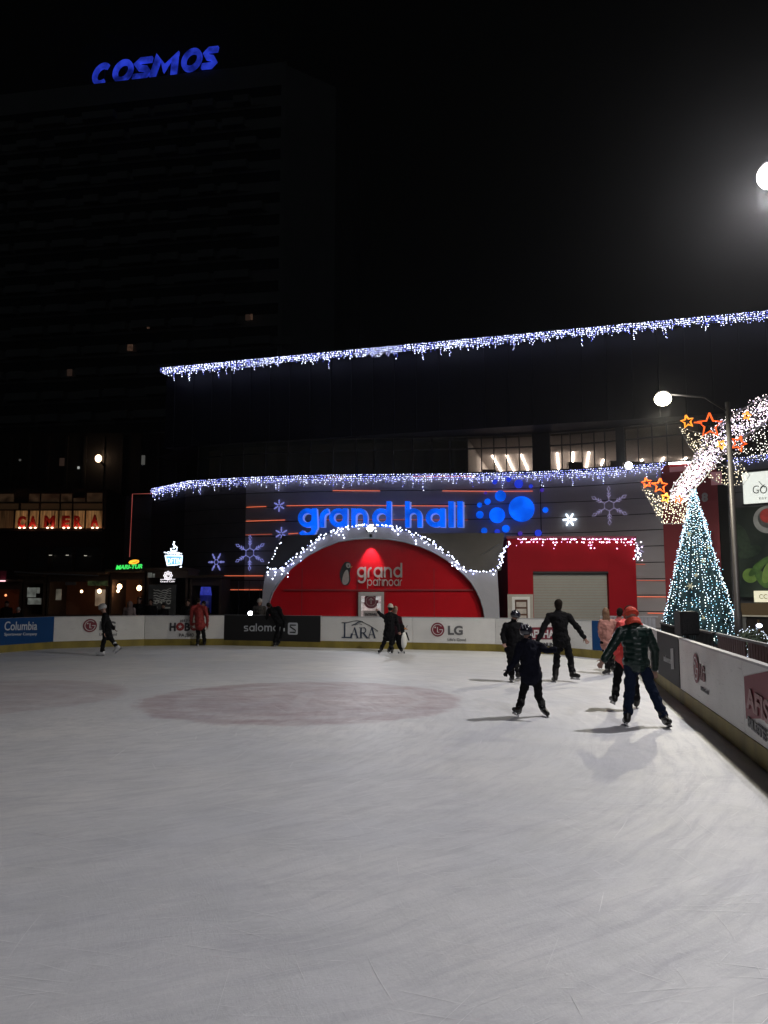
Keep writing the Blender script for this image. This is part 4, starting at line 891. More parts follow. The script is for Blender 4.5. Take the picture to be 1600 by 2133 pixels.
# ================================================================== RIGHT SIDE: banner, billboard, restaurant front
def wall_quad(x0, y0, x1, y1, m, name, parent=None, off=.2, th=.04, poly=FS):
    """upright panel on the hall wall between two picture columns, heights taken at its left edge"""
    A, _, n = ON(x0, y1, poly, off); B = ON(x1, y1, poly, off)[0]; z0 = A.z; z1 = ON(x0, y0, poly, off)[0].z; B.z = A.z
    tg = (B-A).normalized(); n = V((tg.y, -tg.x, 0)); M = frame_of(A, tg, n); bm = NB(); box(bm, 0, (B-A).length, 0, z1-z0, -th, 0, M); bmesh.ops.recalc_face_normals(bm, faces=bm.faces); return link(name, bm, m, parent), M
rb = thing('red_wall_banner', 'tall red banner hanging on the hall wall behind the light tree', 'banner', ON(1452, 1330, FS, .2)[0])
wall_quad(1393, 971, 1511, 1335, mat('banner red', (.27, .009, .022), .55, var=.1, scale=.7), 'cloth', rb)
q, tg, n = ON(1463, 1045, FS, .23); lettering('8', q, ON(1476, 1045, FS, .23)[0], .34, pale, rb, 'number', bold=.06)
wall_quad(1483, 985, 1506, 1012, mat('rose print', (.55, .25, .28), .5, emit=(.5, .2, .25), es=.15), 'print', rb, .23, .02); wall_quad(1397, 975, 1440, 985, mat('rose print', (.55, .25, .28)), 'print', rb, .23, .02)
go = thing('restaurant_sign', 'white glowing sign board with thin grey lettering and crossed cutlery', 'sign', ON(1553, 1050, FS, .5)[0])
box_m = mat('lit sign face', (.9, .9, .85), emit=(.9, .95, .86), es=.85, var=.08, scale=1)
_, MG = wall_quad(1554, 989, 1680, 1052, box_m, 'lit_face', go, .5, .2)
def onG(px, py, k=.01): n = MG.to_3x3() @ V((0, 0, 1)); o = MG.translation+n*k; r_ = ray(px, py); return EYE+r_*((o-EYE).dot(n)/r_.dot(n))
wall_quad(1551, 1053, 1683, 1056, dark_metal, 'lower_frame', go, .52, .24); wall_quad(1551, 984, 1683, 988, dark_metal, 'upper_frame', go, .52, .24)
lettering('GO', onG(1568, 1028), onG(1598, 1028), .34, ink, go, bold=-.005)
bm = NB(); c = onG(1590, 1015, .03); tube(bm, [c+V((-.17, 0, .25)), c+V((.15, 0, -.12))], .014, 4); tube(bm, [c+V((.17, 0, .25)), c+V((-.15, 0, -.12))], .014, 4); link('crossed_cutlery', bm, greyink, go)
lettering('EST', onG(1582, 1040), onG(1598, 1040), .08, ink, go)
def onM(px, py, M, k):
    n = M.to_3x3() @ V((0, 0, 1)); o = M.translation+n*k; r_ = ray(px, py); return EYE+r_*((o-EYE).dot(n)/r_.dot(n))
bb = thing('food_billboard', 'dark green billboard picturing a white plate with tomato and green vegetables', 'billboard', ON(1532, 1245, FS, .35)[0])
_, M = wall_quad(1533, 1060, 1720, 1244, mat('dark green print', (.018, .035, .022), .5, var=.6, scale=2), 'print_sheet', bb, .35, .05)
wall_quad(1529, 1058, 1532, 1246, dark_metal, 'frame', bb, .37, .08)
def bbd(px, py, r_, m, nm, sx=1, sy=1, k=0): c = ON(px, py, FS, .36+.01*k)[0]; F = M.copy(); 
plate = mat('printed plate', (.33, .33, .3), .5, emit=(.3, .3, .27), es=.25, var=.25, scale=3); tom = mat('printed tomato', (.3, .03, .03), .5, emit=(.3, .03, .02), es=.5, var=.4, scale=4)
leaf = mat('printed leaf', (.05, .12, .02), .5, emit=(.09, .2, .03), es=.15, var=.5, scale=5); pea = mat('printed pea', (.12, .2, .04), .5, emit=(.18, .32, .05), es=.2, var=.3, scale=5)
def bdisc(px, py, rp, m, k, sx=1, sy=1, rot=0, nm='printed_shape'):
    c = onM(px, py, M, .006+.009*k); F = M.copy(); F.translation = c; r_ = rp*c.y/FPX
    bm = NB(); bmesh.ops.create_cone(bm, cap_ends=True, segments=28, radius1=r_, radius2=r_, depth=.006, matrix=F @ Matrix.Rotation(R(rot), 4, 'Z') @ Matrix.Diagonal((sx, sy, 1, 1))); link(nm, bm, m, bb)
bdisc(1600, 1082, 29, plate, 0); bdisc(1601, 1079, 21, mat('printed plate rim', (.2, .2, .18), .5, var=.3), 1); bdisc(1599, 1074, 15, tom, 2)
bdisc(1563, 1199, 15, pea, 1); bdisc(1587, 1205, 22, leaf, 2, .45, 1, 30); bdisc(1600, 1192, 24, pea, 3, .4, 1, -20); bdisc(1576, 1186, 20, leaf, 4, .35, 1, -50); bdisc(1592, 1170, 26, leaf, 5, .25, 1, -60); bdisc(1545, 1120, 22, mat('printed dark leaf', (.03, .06, .03), .5, var=.5), 1, .6, 1.4, 20); bdisc(1562, 1150, 20, mat('printed dark leaf', (.03, .06, .03)), 2, 1.2, .6, 20)
cs = thing('small_lit_sign', 'small cream glowing sign with grey letters under the food billboard', 'sign', ON(1576, 1254, FS, .55)[0])
_, MG = wall_quad(1576, 1231, 1650, 1254, mat('cream lit face', (.8, .78, .6), emit=(.9, .86, .62), es=.6), 'lit_face', cs, .55, .1); q0 = onG(1582, 1247); q1 = onG(1599, 1247); lettering('CC', q0, q1, .18, greyink, cs, bold=0)
rf = thing('restaurant_facade', 'dim brown restaurant front with pale ledge under the food billboard', 'shop front', ON(1536, 1330, FS, .6)[0])
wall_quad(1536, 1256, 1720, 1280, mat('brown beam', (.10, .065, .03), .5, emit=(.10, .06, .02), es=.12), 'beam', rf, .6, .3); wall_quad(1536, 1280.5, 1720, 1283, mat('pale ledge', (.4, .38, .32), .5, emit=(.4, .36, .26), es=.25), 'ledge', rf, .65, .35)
wall_quad(1537, 1284, 1562, 1340, mat('grey render', (.12, .12, .12), .7), 'pillar', rf, .6, .3); wall_quad(1563, 1284, 1720, 1340, mat('dark doorway', (.02, .012, .008), .4), 'dark_glazing', rf, .5, .2)
bm = NB(); tube(bm, [ON(1585, 1300, FS, .62)[0]+V((0, 0, -3)), ON(1585, 1290, FS, .62)[0]], .04, 6); link('post', bm, mat('brown beam', (.1, .06, .03)), rf)

# ================================================================== HOTEL TOWER (almost lost in the night)
HTZ = 76.0
ha = PZ(-160, 216, HTZ); hb = PZ(596, 128, HTZ); hd = (hb-ha).normalized(); hn = V((hd.y, -hd.x, 0)); hc_ = PZ(700, 175, HTZ); 
hotel = thing('hotel_tower', 'huge unlit hotel tower nearly lost in the night behind the cafes', 'building', (hb.x, hb.y, -.1))
hm = mat('hotel concrete', (.30, .31, .32), .8, var=.25, scale=.15); hw = mat('hotel glass', (.03, .035, .04), .3)
HL = (hb-ha).length
MH = frame_of(V((ha.x, ha.y, -.1)), hd, hn)
bm = NB(); box(bm, 0, HL, 0, HTZ+.1, -22, 0, MH); bmesh.ops.recalc_face_normals(bm, faces=bm.faces); link('wall', bm, hm, hotel)
bm = NB(); q = [V((hb.x, hb.y, -.1)), V((hc_.x, hc_.y, -.1)), V((hc_.x, hc_.y, -.1))-hn*18, V((hb.x, hb.y, -.1))-hn*21.9]; prism(bm, q, V((0, 0, HTZ-.4))); bmesh.ops.recalc_face_normals(bm, faces=bm.faces); link('end_wall', bm, hm, hotel)
rr = random.Random(11)
FL = 21
for fl in range(FL):
    z = 7+fl*3.15
    bm = NB(); u = .8; out_ = [(.8, .003)]
    while u < HL-6:
        L_ = rr.choice((2.6, 3.4, 5.2)); d_ = .8+.4*rr.random(); out_ += [(u+.2, .25), (u+.35, d_), (u+L_, d_), (u+L_+.15, .25)]; u += L_+rr.choice((.6, 2.6))
    out_ += [(u+.3, .003)]
    prism(bm, [MH @ V((a_, z, c_)) for a_, c_ in out_], V((0, 0, 1.05))); bmesh.ops.recalc_face_normals(bm, faces=bm.faces); link('balcony_row', bm, hm, hotel)
    bm = NB(); box(bm, .6, HL-.6, z+1.2, z+2.7, .003, .05, MH); bmesh.ops.recalc_face_normals(bm, faces=bm.faces); link('window_row', bm, hw, hotel)
lit1 = mat('lamplit curtain', (.4, .25, .18), emit=(1, .55, .36), es=.045, var=.5, scale=3); lit2 = mat('dim curtain', (.3, .2, .15), emit=(1, .6, .45), es=.018)
for (x, y, w_, h_, m) in ((271, 724, 11, 13, lit1), (309, 680, 5, 9, lit1), (516, 661, 9, 12, lit2), (524, 660, 4, 12, lit1), (145, 776, 10, 14, lit2), (298, 959, 7, 20, lit2), (132, 963, 12, 14, lit2)):
    r_ = ray(x, y); dn = V((r_.x, r_.y, 0)); t_ = ((ha-EYE).dot(hn)+1.0)/r_.dot(hn); p = EYE+r_*t_; s_ = t_/FPX*1.0; F = frame_of(p, hd, hn)
    bm = NB(); box(bm, -w_/2*s_, w_/2*s_, -h_/2*s_, h_/2*s_, -.1, .1, F); bmesh.ops.recalc_face_normals(bm, faces=bm.faces); link('window', bm, m, hotel)
hs = thing('rooftop_sign', 'slanting blue glowing capital letters COSMOS on the roof of the dark hotel', 'sign', PZ(330, 160, HTZ))
cosm = mat('cosmos blue', (.04, .06, .5), emit=(.035, .075, .95), es=.42, var=.75, scale=.5)
def skewp(u, v, H_=3.6): return V((u+v*.28, v))
LT = {'C': [arc(.5, .5, .42, 55, 305, 18)], 'O': [arc(.5, .5, .42, 0, 360, 24)], 'S': [[(.92, .88), (.3, .88), (.12, .72), (.3, .54), (.7, .46), (.88, .28), (.7, .12), (.05, .12)]], 'M': [[(.04, 0), (.14, .95), (.5, .35), (.86, .95), (.96, 0)]]}
for ch, xa, ya, xb, yb in (('C', 197, 188, 229, 184), ('O', 239, 181, 273, 177), ('S', 280, 175, 314, 171), ('M', 321, 170, 364, 164), ('O', 381, 158, 415, 153), ('S', 423, 153, 450, 149)):
    A = PZ(xa, ya, HTZ+.3); B = PZ(xb, yb, HTZ+.3); tg = hd; n = hn; w_ = (B-A).length; h_ = 44*(A.y/math.cos(.5)/FPX)*.98
    M = frame_of(A+n*1.0, tg, n); M = M @ Matrix(((w_*1.1, .2*h_, 0, 0), (0, h_, 0, 0), (0, 0, 1, 0), (0, 0, 0, 1)))
    bm = NB()
    for k, st in enumerate(LT[ch]): ribbon(bm, st, .235, M, -.3, .1)
    bmesh.ops.recalc_face_normals(bm, faces=bm.faces); link('letter', bm, cosm, hs)
bm = NB()
for k in range(12): p = PZ(200+k*22, 189-k*3.2, HTZ+.2)+hn*.6; tube(bm, [V((p.x, p.y, HTZ)), V((p.x, p.y, HTZ+3.2))], .08, 4)
link('sign_frame', bm, dark_metal, hs)
# warm lamp high on the wall of the hotel podium
c = PY(205, 955, 60); t = thing('wall_lamp', 'warm glowing wall lamp high on the dark podium above the lit restaurant windows', 'lamp', c)
bm = NB(); sphere(bm, c, .26, 14, (1, .6, 1.2)); link('glass', bm, mat('warm lamp glass', (1, .8, .6), emit=(1, .66, .42), es=5), t, True)
bm = NB(); tube(bm, [c+V((.1, .1, -.2)), c+V((.25, .75, -.45))], .08, 6); link('bracket', bm, dark_metal, t)
pod = thing('hotel_podium', 'dark low podium block in front of the hotel tower', 'building', (PY(150, 1250, 61).x, 61, -.1))
a = PY(-300, 940, 60.8); b = PY(390, 905, 60.8); bm = NB(); box(bm, a.x, b.x, 60.8, 82, -.1, a.z+1.5); link('wall', bm, mat('podium wall', (.05, .045, .04), .8), pod)
bm = NB()
for k in range(18): x = a.x+(b.x-a.x)*(k+.5)/18; box(bm, x-.1, x+.1, 60.6, 60.79, -.1, a.z+1.2)
link('pilasters', bm, mat('podium trim', (.07, .065, .06), .8), pod)
for (x, y, w_, h_, m) in ((298, 958, 7, 20, mat('cold window', (.2, .2, .2), emit=(.6, .6, .55), es=.10)), (130, 962, 13, 17, lit2), (41, 958, 4, 4, mat('cold window', (.2, .2, .2))), (163, 974, 4, 5, mat('white pinpoint', (1, 1, 1), emit=(.8, .85, .8), es=.4))):
    p = PY(x, y, 60.7); k = 60.7/FPX; bm = NB(); box(bm, p.x-w_/2*k, p.x+w_/2*k, 60.72, 60.78, p.z-h_/2*k, p.z+h_/2*k); link('window', bm, m, pod)

# ================================================================== RESTAURANT WITH RED LETTERS
CY = 50.0
cam_b = thing('restaurant_building', 'dark restaurant building with a row of curtained lit windows on its upper floor', 'building', (PY(60, 1250, CY).x, CY, -.1))
wallc = mat('dark brown facade', (.05, .035, .028), .8, var=.3)
zt_ = PY(100, 1018, CY).z; bx0, bx1 = PY(-140, 1100, CY).x, PY(219, 1100, CY).x
bm = NB(); box(bm, bx0, bx1, CY, CY+9, -.1, zt_); link('wall', bm, wallc, cam_b)
curt = mat('lit curtain', (.45, .28, .15), .8, emit=(.8, .42, .15), es=.13, var=.85, scale=3, stretch=(4, 1, .25)); curd = mat('dim curtain glow', (.2, .12, .08), .8, emit=(.5, .3, .16), es=.03, var=.7, scale=2)
def cwin(x0, y0, x1, y1, m, par=cam_b, Y=CY):
    a = PY(x0, y0, Y); b = PY(x1, y1, Y); bm = NB(); box(bm, a.x, b.x, Y-.05, Y-.003, b.z, a.z); o = link('window', bm, m, par)
    bm = NB(); box(bm, a.x-.06, a.x-.003, Y-.12, Y, b.z-.05, a.z+.05); box(bm, b.x+.003, b.x+.06, Y-.12, Y, b.z-.05, a.z+.05); box(bm, a.x-.06, b.x+.06, Y-.13, Y-.052, a.z, a.z+.05); link('frame', bm, wallc, o)
for x0, x1 in ((-60, -36), (-33, -4), (-1, 30), (33, 60), (62, 82), (85, 122), (125, 151), (153, 177), (180, 213)): cwin(x0, 1064, x1, 1100, curt if x0 > 28 else mat('fainter curtain', (.3, .18, .1), .8, emit=(.7, .38, .15), es=.03, var=.8, scale=3, stretch=(4, 1, .25)))
for x0, y0, x1 in ((-30, 1029, 30), (62, 1029, 84), (87, 1029, 125), (128, 1029, 151), (154, 1038, 178), (182, 1027, 214)): cwin(x0, y0, x1, 1045, curd)
for x0, x1 in ((0, 40), (45, 82), (86, 125), (128, 151), (154, 214)): cwin(x0, 1049, x1, 1061, mat('fainter dusk curtain', (.1, .06, .04), .8, emit=(.4, .22, .1), es=.03))
for x0, x1, yb_ in ((60, 100, 1185), (112, 150, 1190), (158, 212, 1188)): cwin(x0, 1140, x1, yb_, mat('unlit window', (.03, .03, .032), .2))
bm = NB(); a = PY(-140, 1103, CY); box(bm, a.x, bx1, CY-.75, CY-.01, a.z-.16, a.z); link('balcony', bm, wallc, cam_b)
cms = thing('restaurant_letters', 'row of dark red capitals spelling CAMERA lit from below on a window ledge', 'sign', PY(45, 1101, CY-.6))
redl = mat('lamp lit red letter', (.35, .012, .01), .5)
for ch, x, y in (('C', 45, 1098), ('A', 68, 1098), ('M', 103, 1097), ('E', 137, 1097), ('R', 162, 1097), ('A', 197, 1095)):
    hw_ = 8 if ch != 'M' else 11
    l = lettering(ch, PY(x-hw_, y, CY-.45), PY(x+hw_, y, CY-.45), 23*CY/FPX, redl, cms, 'letter', bold=.045, ext=.05)
    c = PY(x, 1101, CY-.62)
    for d in (-.13, .17): bm = NB(); sphere(bm, c+V((d, 0, .05)), .062, 8, (1.4, 1, .8)); link('lamp', bm, mat('ledge lamp', (1, .8, .6), emit=(1, .62, .45), es=4, sample=False), cms)
    ld = bpy.data.lights.new('lamp_light', 'POINT'); ld.energy = 4.5; ld.color = (1, .42, .25); ld.shadow_soft_size = .05; lo = bpy.data.objects.new('lamp_light', ld); C.objects.link(lo); lo.location = c+V((0, -.15, .12)); lo.parent = cms; lo.matrix_parent_inverse = cms.matrix_basis.inverted()
for (x, y) in ((105, 1156), (140, 1156), (178, 1157)):
    c = PY(x, y, CY-.4); t = thing('downlight', 'tiny pale soffit light under the dark ledge, %s of three' % {105: 'left', 140: 'middle', 178: 'right'}[x], 'lamp', c); bm = NB(); tube(bm, [c, c+V((0, 0, .1))], .09, 8); link('rim', bm, dark_metal, t); bm = NB(); tube(bm, [c-V((0, 0, .03)), c-V((0, 0, .002))], .1, 8); link('glass', bm, mat('soffit glass', (1, 1, .9), emit=(.9, .85, .7), es=.6), t)

# ================================================================== CAFE STALLS behind the far boards
KY = 33.0
wood = mat('dark stall wood', (.055, .032, .02), .7, var=.4, scale=3, stretch=(1, 1, 4)); inn = mat('warm stall interior', (.2, .08, .04), .8, var=.4, scale=1.5)
def stall(x0, x1, ytop, label, back=inn, seed=1, depth=1.8):
    t = thing('cafe_stall', label, 'stall', (PY((x0+x1)/2, 1283, KY).x, KY, -.1), 'cafe stalls behind the far boards'); a = PY(x0, ytop, KY); b = PY(x1, ytop, KY); z = a.z
    bm = NB(); box(bm, a.x, b.x, KY+depth, KY+depth+.08, -.1, z); link('back_wall', bm, back, t)
    for x in (a.x, b.x-.1): bm = NB(); box(bm, x, x+.1, KY, KY+depth-.003, -.1, z-.003); link('post', bm, wood, t)
    bm = NB(); box(bm, a.x-.05, b.x+.05, KY-.5, KY+depth+.1, z, z+.1); link('roof', bm, wood, t)
    bm = NB(); box(bm, a.x+.103, b.x-.103, KY+.02, KY+.12, -.1, 1.0); link('counter', bm, wood, t)
    bm = NB(); box(bm, a.x+.103, b.x-.103, KY+.02, KY+.08, z-.32, z-.004); link('fascia', bm, wood, t)
    return t
stall(-70, 46, 1212, 'leftmost low stall with reddish glowing opening'); stall(50, 96, 1200, 'narrow dark stall with white poster sheets on its front', wood); stall(100, 226, 1196, 'wide dark wooden stall with one bright doorway and hanging lamp'); stall(230, 302, 1192, 'open wooden stall with two glowing lamps under green lettering')
stall(306, 392, 1188, 'black stall covered with a printed menu banner', mat('black stall cloth', (.02, .02, .022), .8)); stall(396, 462, 1204, 'unlit dark stall with a blue glow inside, next to the hall', mat('black stall cloth', (.02, .02, .022)))
def panel(x0, y0, x1, y1, m, name, label, cat, Y=KY-.1, th=.03, group=None):
    a = PY(x0, y0, Y); b = PY(x1, y1, Y); bm = NB(); box(bm, a.x, b.x, Y, Y+th, b.z, a.z); o = link(name, bm, m); tag(o, label, cat, group); return o
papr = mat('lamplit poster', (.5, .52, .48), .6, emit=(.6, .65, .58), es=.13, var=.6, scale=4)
for (x0, y0, x1, y1, l) in ((57, 1224, 74, 1244, 'upper left'), (76, 1224, 82, 1236, 'small upper right'), (58, 1246, 85, 1259, 'lower wide')): panel(x0, y0, x1, y1, papr, 'poster', l+' pale poster on the narrow dark stall', 'poster', group='posters on the stalls')
panel(117, 1227, 127, 1250, mat('dim poster', (.3, .28, .22), .6, emit=(.5, .45, .35), es=.12, var=.5, scale=4), 'poster', 'narrow dim poster hanging between two dark stalls', 'poster', group='posters on the stalls')
panel(199, 1228, 221, 1262, mat('lit doorway', (.5, .42, .33), .8, emit=(.7, .52, .36), es=.22, var=.5, scale=2), 'lit_doorway', 'pale lit doorway inside the wide dark stall', 'doorway', Y=KY+1.7)
panel(183, 1210, 224, 1220, mat('green faint print', (.05, .08, .04), .7, emit=(.12, .16, .06), es=.12, var=.9, scale=6), 'stall_sign', 'faint greenish sign strip on the front of the wide stall', 'sign')
panel(136, 1212, 158, 1219, mat('grey faint print', (.1, .1, .1), .7, var=.8, scale=8), 'stall_sign', 'small faint grey sign on the dark stall left of the greenish strip', 'sign')
for (x0, y0, x1, y1, l) in ((308, 1193, 316, 1203, 'left'), (318, 1195, 322, 1203, 'right')): panel(x0, y0, x1, y1, papr, 'leaflet', l+' tiny pale leaflet beside the round cafe emblem', 'leaflet')
warm_g = mat('warm globe', (1, .8, .5), emit=(1, .62, .33), es=7)
def globe(x, y, rp, label, Y=KY+.2, es=7, watt=6):
    c = PY(x, y, Y); t = thing('hanging_lamp', label, 'lamp', c, 'lamps in the cafe stalls'); bm = NB(); sphere(bm, c, rp*Y/FPX, 12, (1, 1, 1.15)); link('globe', bm, warm_g, t, True)
    bm = NB(); tube(bm, [c+V((0, 0, rp*Y/FPX)), c+V((0, 0, .5))], .012, 4); link('cord', bm, black, t)
    ld = bpy.data.lights.new('lamp_light', 'POINT'); ld.energy = watt*.35; ld.color = (1, .5, .22); ld.shadow_soft_size = .06; lo = bpy.data.objects.new('lamp_light', ld); C.objects.link(lo); lo.location = c+V((0, -.2, -.1)); lo.parent = t; lo.matrix_parent_inverse = t.matrix_basis.inverted()
globe(249, 1222, 5, 'largest warm globe lamp left in the open stall', watt=9); globe(246, 1231, 3, 'smaller globe just below the largest warm lamp', watt=2); globe(290, 1225, 5, 'warm globe lamp right in the open stall', watt=7)
globe(207, 1231.5, 4, 'warm globe lamp before the pale lit doorway'); globe(170, 1232, 2.6, 'small dim globe lamp left of the pale doorway', watt=1.5)
# reddish light inside the leftmost stall
c = PY(12, 1240, KY+1.0); t = thing('stall_lamp', 'reddish lamp lighting the inside of the leftmost stall', 'lamp', c); bm = NB(); sphere(bm, c, .05, 8); link('globe', bm, mat('red stall globe', (1, .4, .2), emit=(1, .3, .12), es=2), t)
bm = NB(); tube(bm, [c, c+V((0, 0, .6))], .01, 4); link('cord', bm, black, t)
ld = bpy.data.lights.new('lamp_light', 'POINT'); ld.energy = 2.5; ld.color = (1, .42, .25); ld.shadow_soft_size = .06; lo = bpy.data.objects.new('lamp_light', ld); C.objects.link(lo); lo.location = c+V((0, -.3, -.1)); lo.parent = t; lo.matrix_parent_inverse = t.matrix_basis.inverted()
bm = NB(); tube(bm, [PY(30, 1191, KY-.6), PY(90, 1195, KY-.6), PY(205, 1199, KY-.6)], .03, 5); tag(link('roof_gutter', bm, grey_metal), 'long thin pale gutter over the roofs of the left stalls', 'gutter')
bm = NB(); tube(bm, [PY(0, 1210, KY-.6), PY(11, 1210, KY-.6)], .03, 5); tag(link('tube_light', bm, mat('rosy tube', (1, .6, .6), emit=(1, .55, .6), es=1.6)), 'short rosy tube light at the left edge above the leftmost stall', 'tube light')
panel(0, 1189, 12, 1208, mat('crimson cloth', (.25, .03, .06), .8), 'cloth_sign', 'crimson cloth over the leftmost stall above a rosy tube', 'banner', Y=KY-.5)
# green lettering with amber leaf
ms = thing('green_neon_sign', 'green glowing capitals with an amber shape above them on a stall roof', 'sign', PY(268, 1187, KY-.3))
grn = mat('green neon', (.1, .9, .2), emit=(.05, .75, .12), es=1.15); lettering('MARI-TUR', PY(241.5, 1186, KY-.3), PY(297, 1183.5, KY-.3), 8.5*KY/FPX, grn, ms, bold=.04, shear=.25)
amb = mat('amber neon', (1, .6, .1), emit=(1, .42, .03), es=1.5); bm = NB(); c = PY(279, 1170.5, KY-.3); tube(bm, [c+V((.2*math.cos(k*.4488), 0, .065*math.sin(k*.4488)+.02*math.cos(k*.4488))) for k in range(15)], .03, 5); tube(bm, [c+V((-.16, 0, -.03)), c+V((.14, 0, .05))], .022, 4); link('amber_leaf', bm, amb, ms)
bm = NB(); box(bm, PY(240, 1189, KY-.2).x, PY(298, 1189, KY-.2).x, KY-.25, KY-.2, PY(240, 1189, KY).z, PY(240, 1178, KY).z+.05); link('backing', bm, black, ms)
# coffee cup sign
cf = thing('coffee_cup_sign', 'brilliant white and icy blue cup-shaped coffee sign with steam on a roof', 'sign', PY(361, 1184, KY-.4))
icy = mat('icy neon', (.8, .9, 1), emit=(.74, .86, 1), es=2.6); icb = mat('icy blue face', (.2, .4, .7), emit=(.16, .36, .85), es=.75)
def px3(P, Y): return [PY(x, y, Y) for x, y in P]
bm = NB(); tube(bm, px3([(363, 1128), (361.5, 1134), (364.5, 1138), (361, 1143)], KY-.4), .045, 6); tube(bm, px3([(356, 1142), (357, 1147), (363, 1149), (368, 1146), (368.5, 1140), (365, 1139)], KY-.4), .032, 6); link('steam', bm, icy, cf)
lettering('COFFEE', PY(348, 1154, KY-.45), PY(374, 1156, KY-.45), 5.5*KY/FPX, icy, cf, bold=.04)
bm = NB(); tube(bm, px3([(342, 1150.5), (347, 1151.5)], KY-.45), .022, 4); tube(bm, px3([(375, 1153), (379, 1153.5)], KY-.45), .022, 4); link('dashes', bm, icy, cf)
bm = NB(); prism(bm, px3([(344, 1158), (380, 1159), (378, 1175), (368, 1176), (349, 1178)], KY-.4), V((0, .1, 0))); bmesh.ops.recalc_face_normals(bm, faces=bm.faces); link('cup', bm, icb, cf)
bm = NB(); tube(bm, px3([(344, 1157), (380, 1158), (378, 1175), (368, 1176.5), (348.5, 1178), (344, 1157)], KY-.45), .02, 4); link('cup_outline', bm, icy, cf)
lettering('OFTIN', PY(348, 1174.5, KY-.45), PY(377, 1173.5, KY-.45), 12*KY/FPX, icy, cf, bold=-.01)
bm = NB(); tube(bm, px3([(375, 1183), (378, 1179)], KY-.45), .03, 4); link('drip', bm, icy, cf)
bm = NB(); tube(bm, [PY(362, 1176, KY-.3), PY(362, 1188, KY-.3)], .04, 6); link('mast', bm, dark_metal, cf)
# round cafe emblem and menu banner
em = thing('cafe_emblem', 'white lit flower-shaped cafe emblem with small script beneath', 'sign', PY(350, 1210, KY-.6)); c = PY(350, 1199, KY-.62); wn_ = mat('white neon', (1, 1, 1), emit=(.95, .9, .95), es=1.1)
bm = NB()
for rad, wob in ((.165, .02), (.10, .015)): tube(bm, [c+V(((rad+wob*math.cos(8*k*.1309))*math.cos(k*.1309), 0, (rad+wob*math.cos(8*k*.1309))*math.sin(k*.1309))) for k in range(49)], .017, 4)
link('flower', bm, wn_, em); bm = NB(); tube(bm, [c+V((.045*math.cos(k*.7), -.01, .05*math.sin(k*.7))) for k in range(7)], .014, 4); link('letter', bm, wn_, em)
bm = NB(); tube(bm, px3([(334, 1207), (365, 1206.5)], KY-.62), .011, 4); link('underline', bm, wn_, em); lettering('Grand Cafe', PY(334, 1213, KY-.62), PY(364, 1212.5, KY-.62), .075, wn_, em, bold=.01)
mb = thing('menu_banner', 'dark printed menu banner with pale wavy lines under the round cafe emblem', 'banner', PY(345, 1284, KY-.5))
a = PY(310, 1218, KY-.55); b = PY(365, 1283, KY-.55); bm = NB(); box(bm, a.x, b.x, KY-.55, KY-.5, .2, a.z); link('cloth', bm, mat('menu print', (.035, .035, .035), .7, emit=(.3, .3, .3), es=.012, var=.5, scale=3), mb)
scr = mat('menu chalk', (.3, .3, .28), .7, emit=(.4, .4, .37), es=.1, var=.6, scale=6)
for k in range(6):
    y = 1228+k*5.2; bm = NB(); tube(bm, px3([(320+i*3.3, y+3*math.sin(i*.35+k*.3)+1.2*math.sin(i*1.7+k)) for i in range(12)], KY-.57), .018, 4); link('wavy_line', bm, scr, mb)
for k in range(3): c = PY(327+k*12, 1254, KY-.57); bm = NB(); tube(bm, [c+V((.08*math.cos(i*.6), 0, .08*math.sin(i*.6))) for i in range(9+k)], .022, 4); link('curl', bm, scr, mb)
for k, (x0, x1, y) in enumerate(((324, 336, 1264), (345, 362, 1265), (346, 354, 1272))): bm = NB(); box(bm, PY(x0, y, KY).x, PY(x1, y, KY).x, KY-.58, KY-.552, PY(x0, y+2, KY).z, PY(x0, y-1, KY).z); link('text_block', bm, scr, mb)
# blue glow
bc = PY(429, 1225, KY-.3); t = thing('blue_lit_cabinet', 'blue glowing rounded cabinet in the dark stall beside the hall', 'cabinet', (bc.x, bc.y, -.1))
bm = NB(); bmesh.ops.create_cone(bm, cap_ends=True, segments=24, radius1=.24, radius2=.24, depth=.75, matrix=Matrix.Translation((bc.x, bc.y, 1.45))); link('lit_window', bm, mat('blue cabinet glass', (.02, .03, .2), .4, emit=(.03, .04, .42), es=.1, var=.6, scale=2), t, True)
bm = NB(); bmesh.ops.create_cone(bm, cap_ends=True, segments=24, radius1=.25, radius2=.2, depth=.35, matrix=Matrix.Translation((bc.x, bc.y, 2.0))); link('lit_top', bm, mat('blue cabinet top', (.05, .08, .4), .4, emit=(.06, .08, .75), es=.35, var=.4), t, True)
bm = NB(); bmesh.ops.create_cone(bm, cap_ends=True, segments=24, radius1=.25, radius2=.25, depth=1.1, matrix=Matrix.Translation((bc.x, bc.y, .45))); link('base', bm, black, t, True)

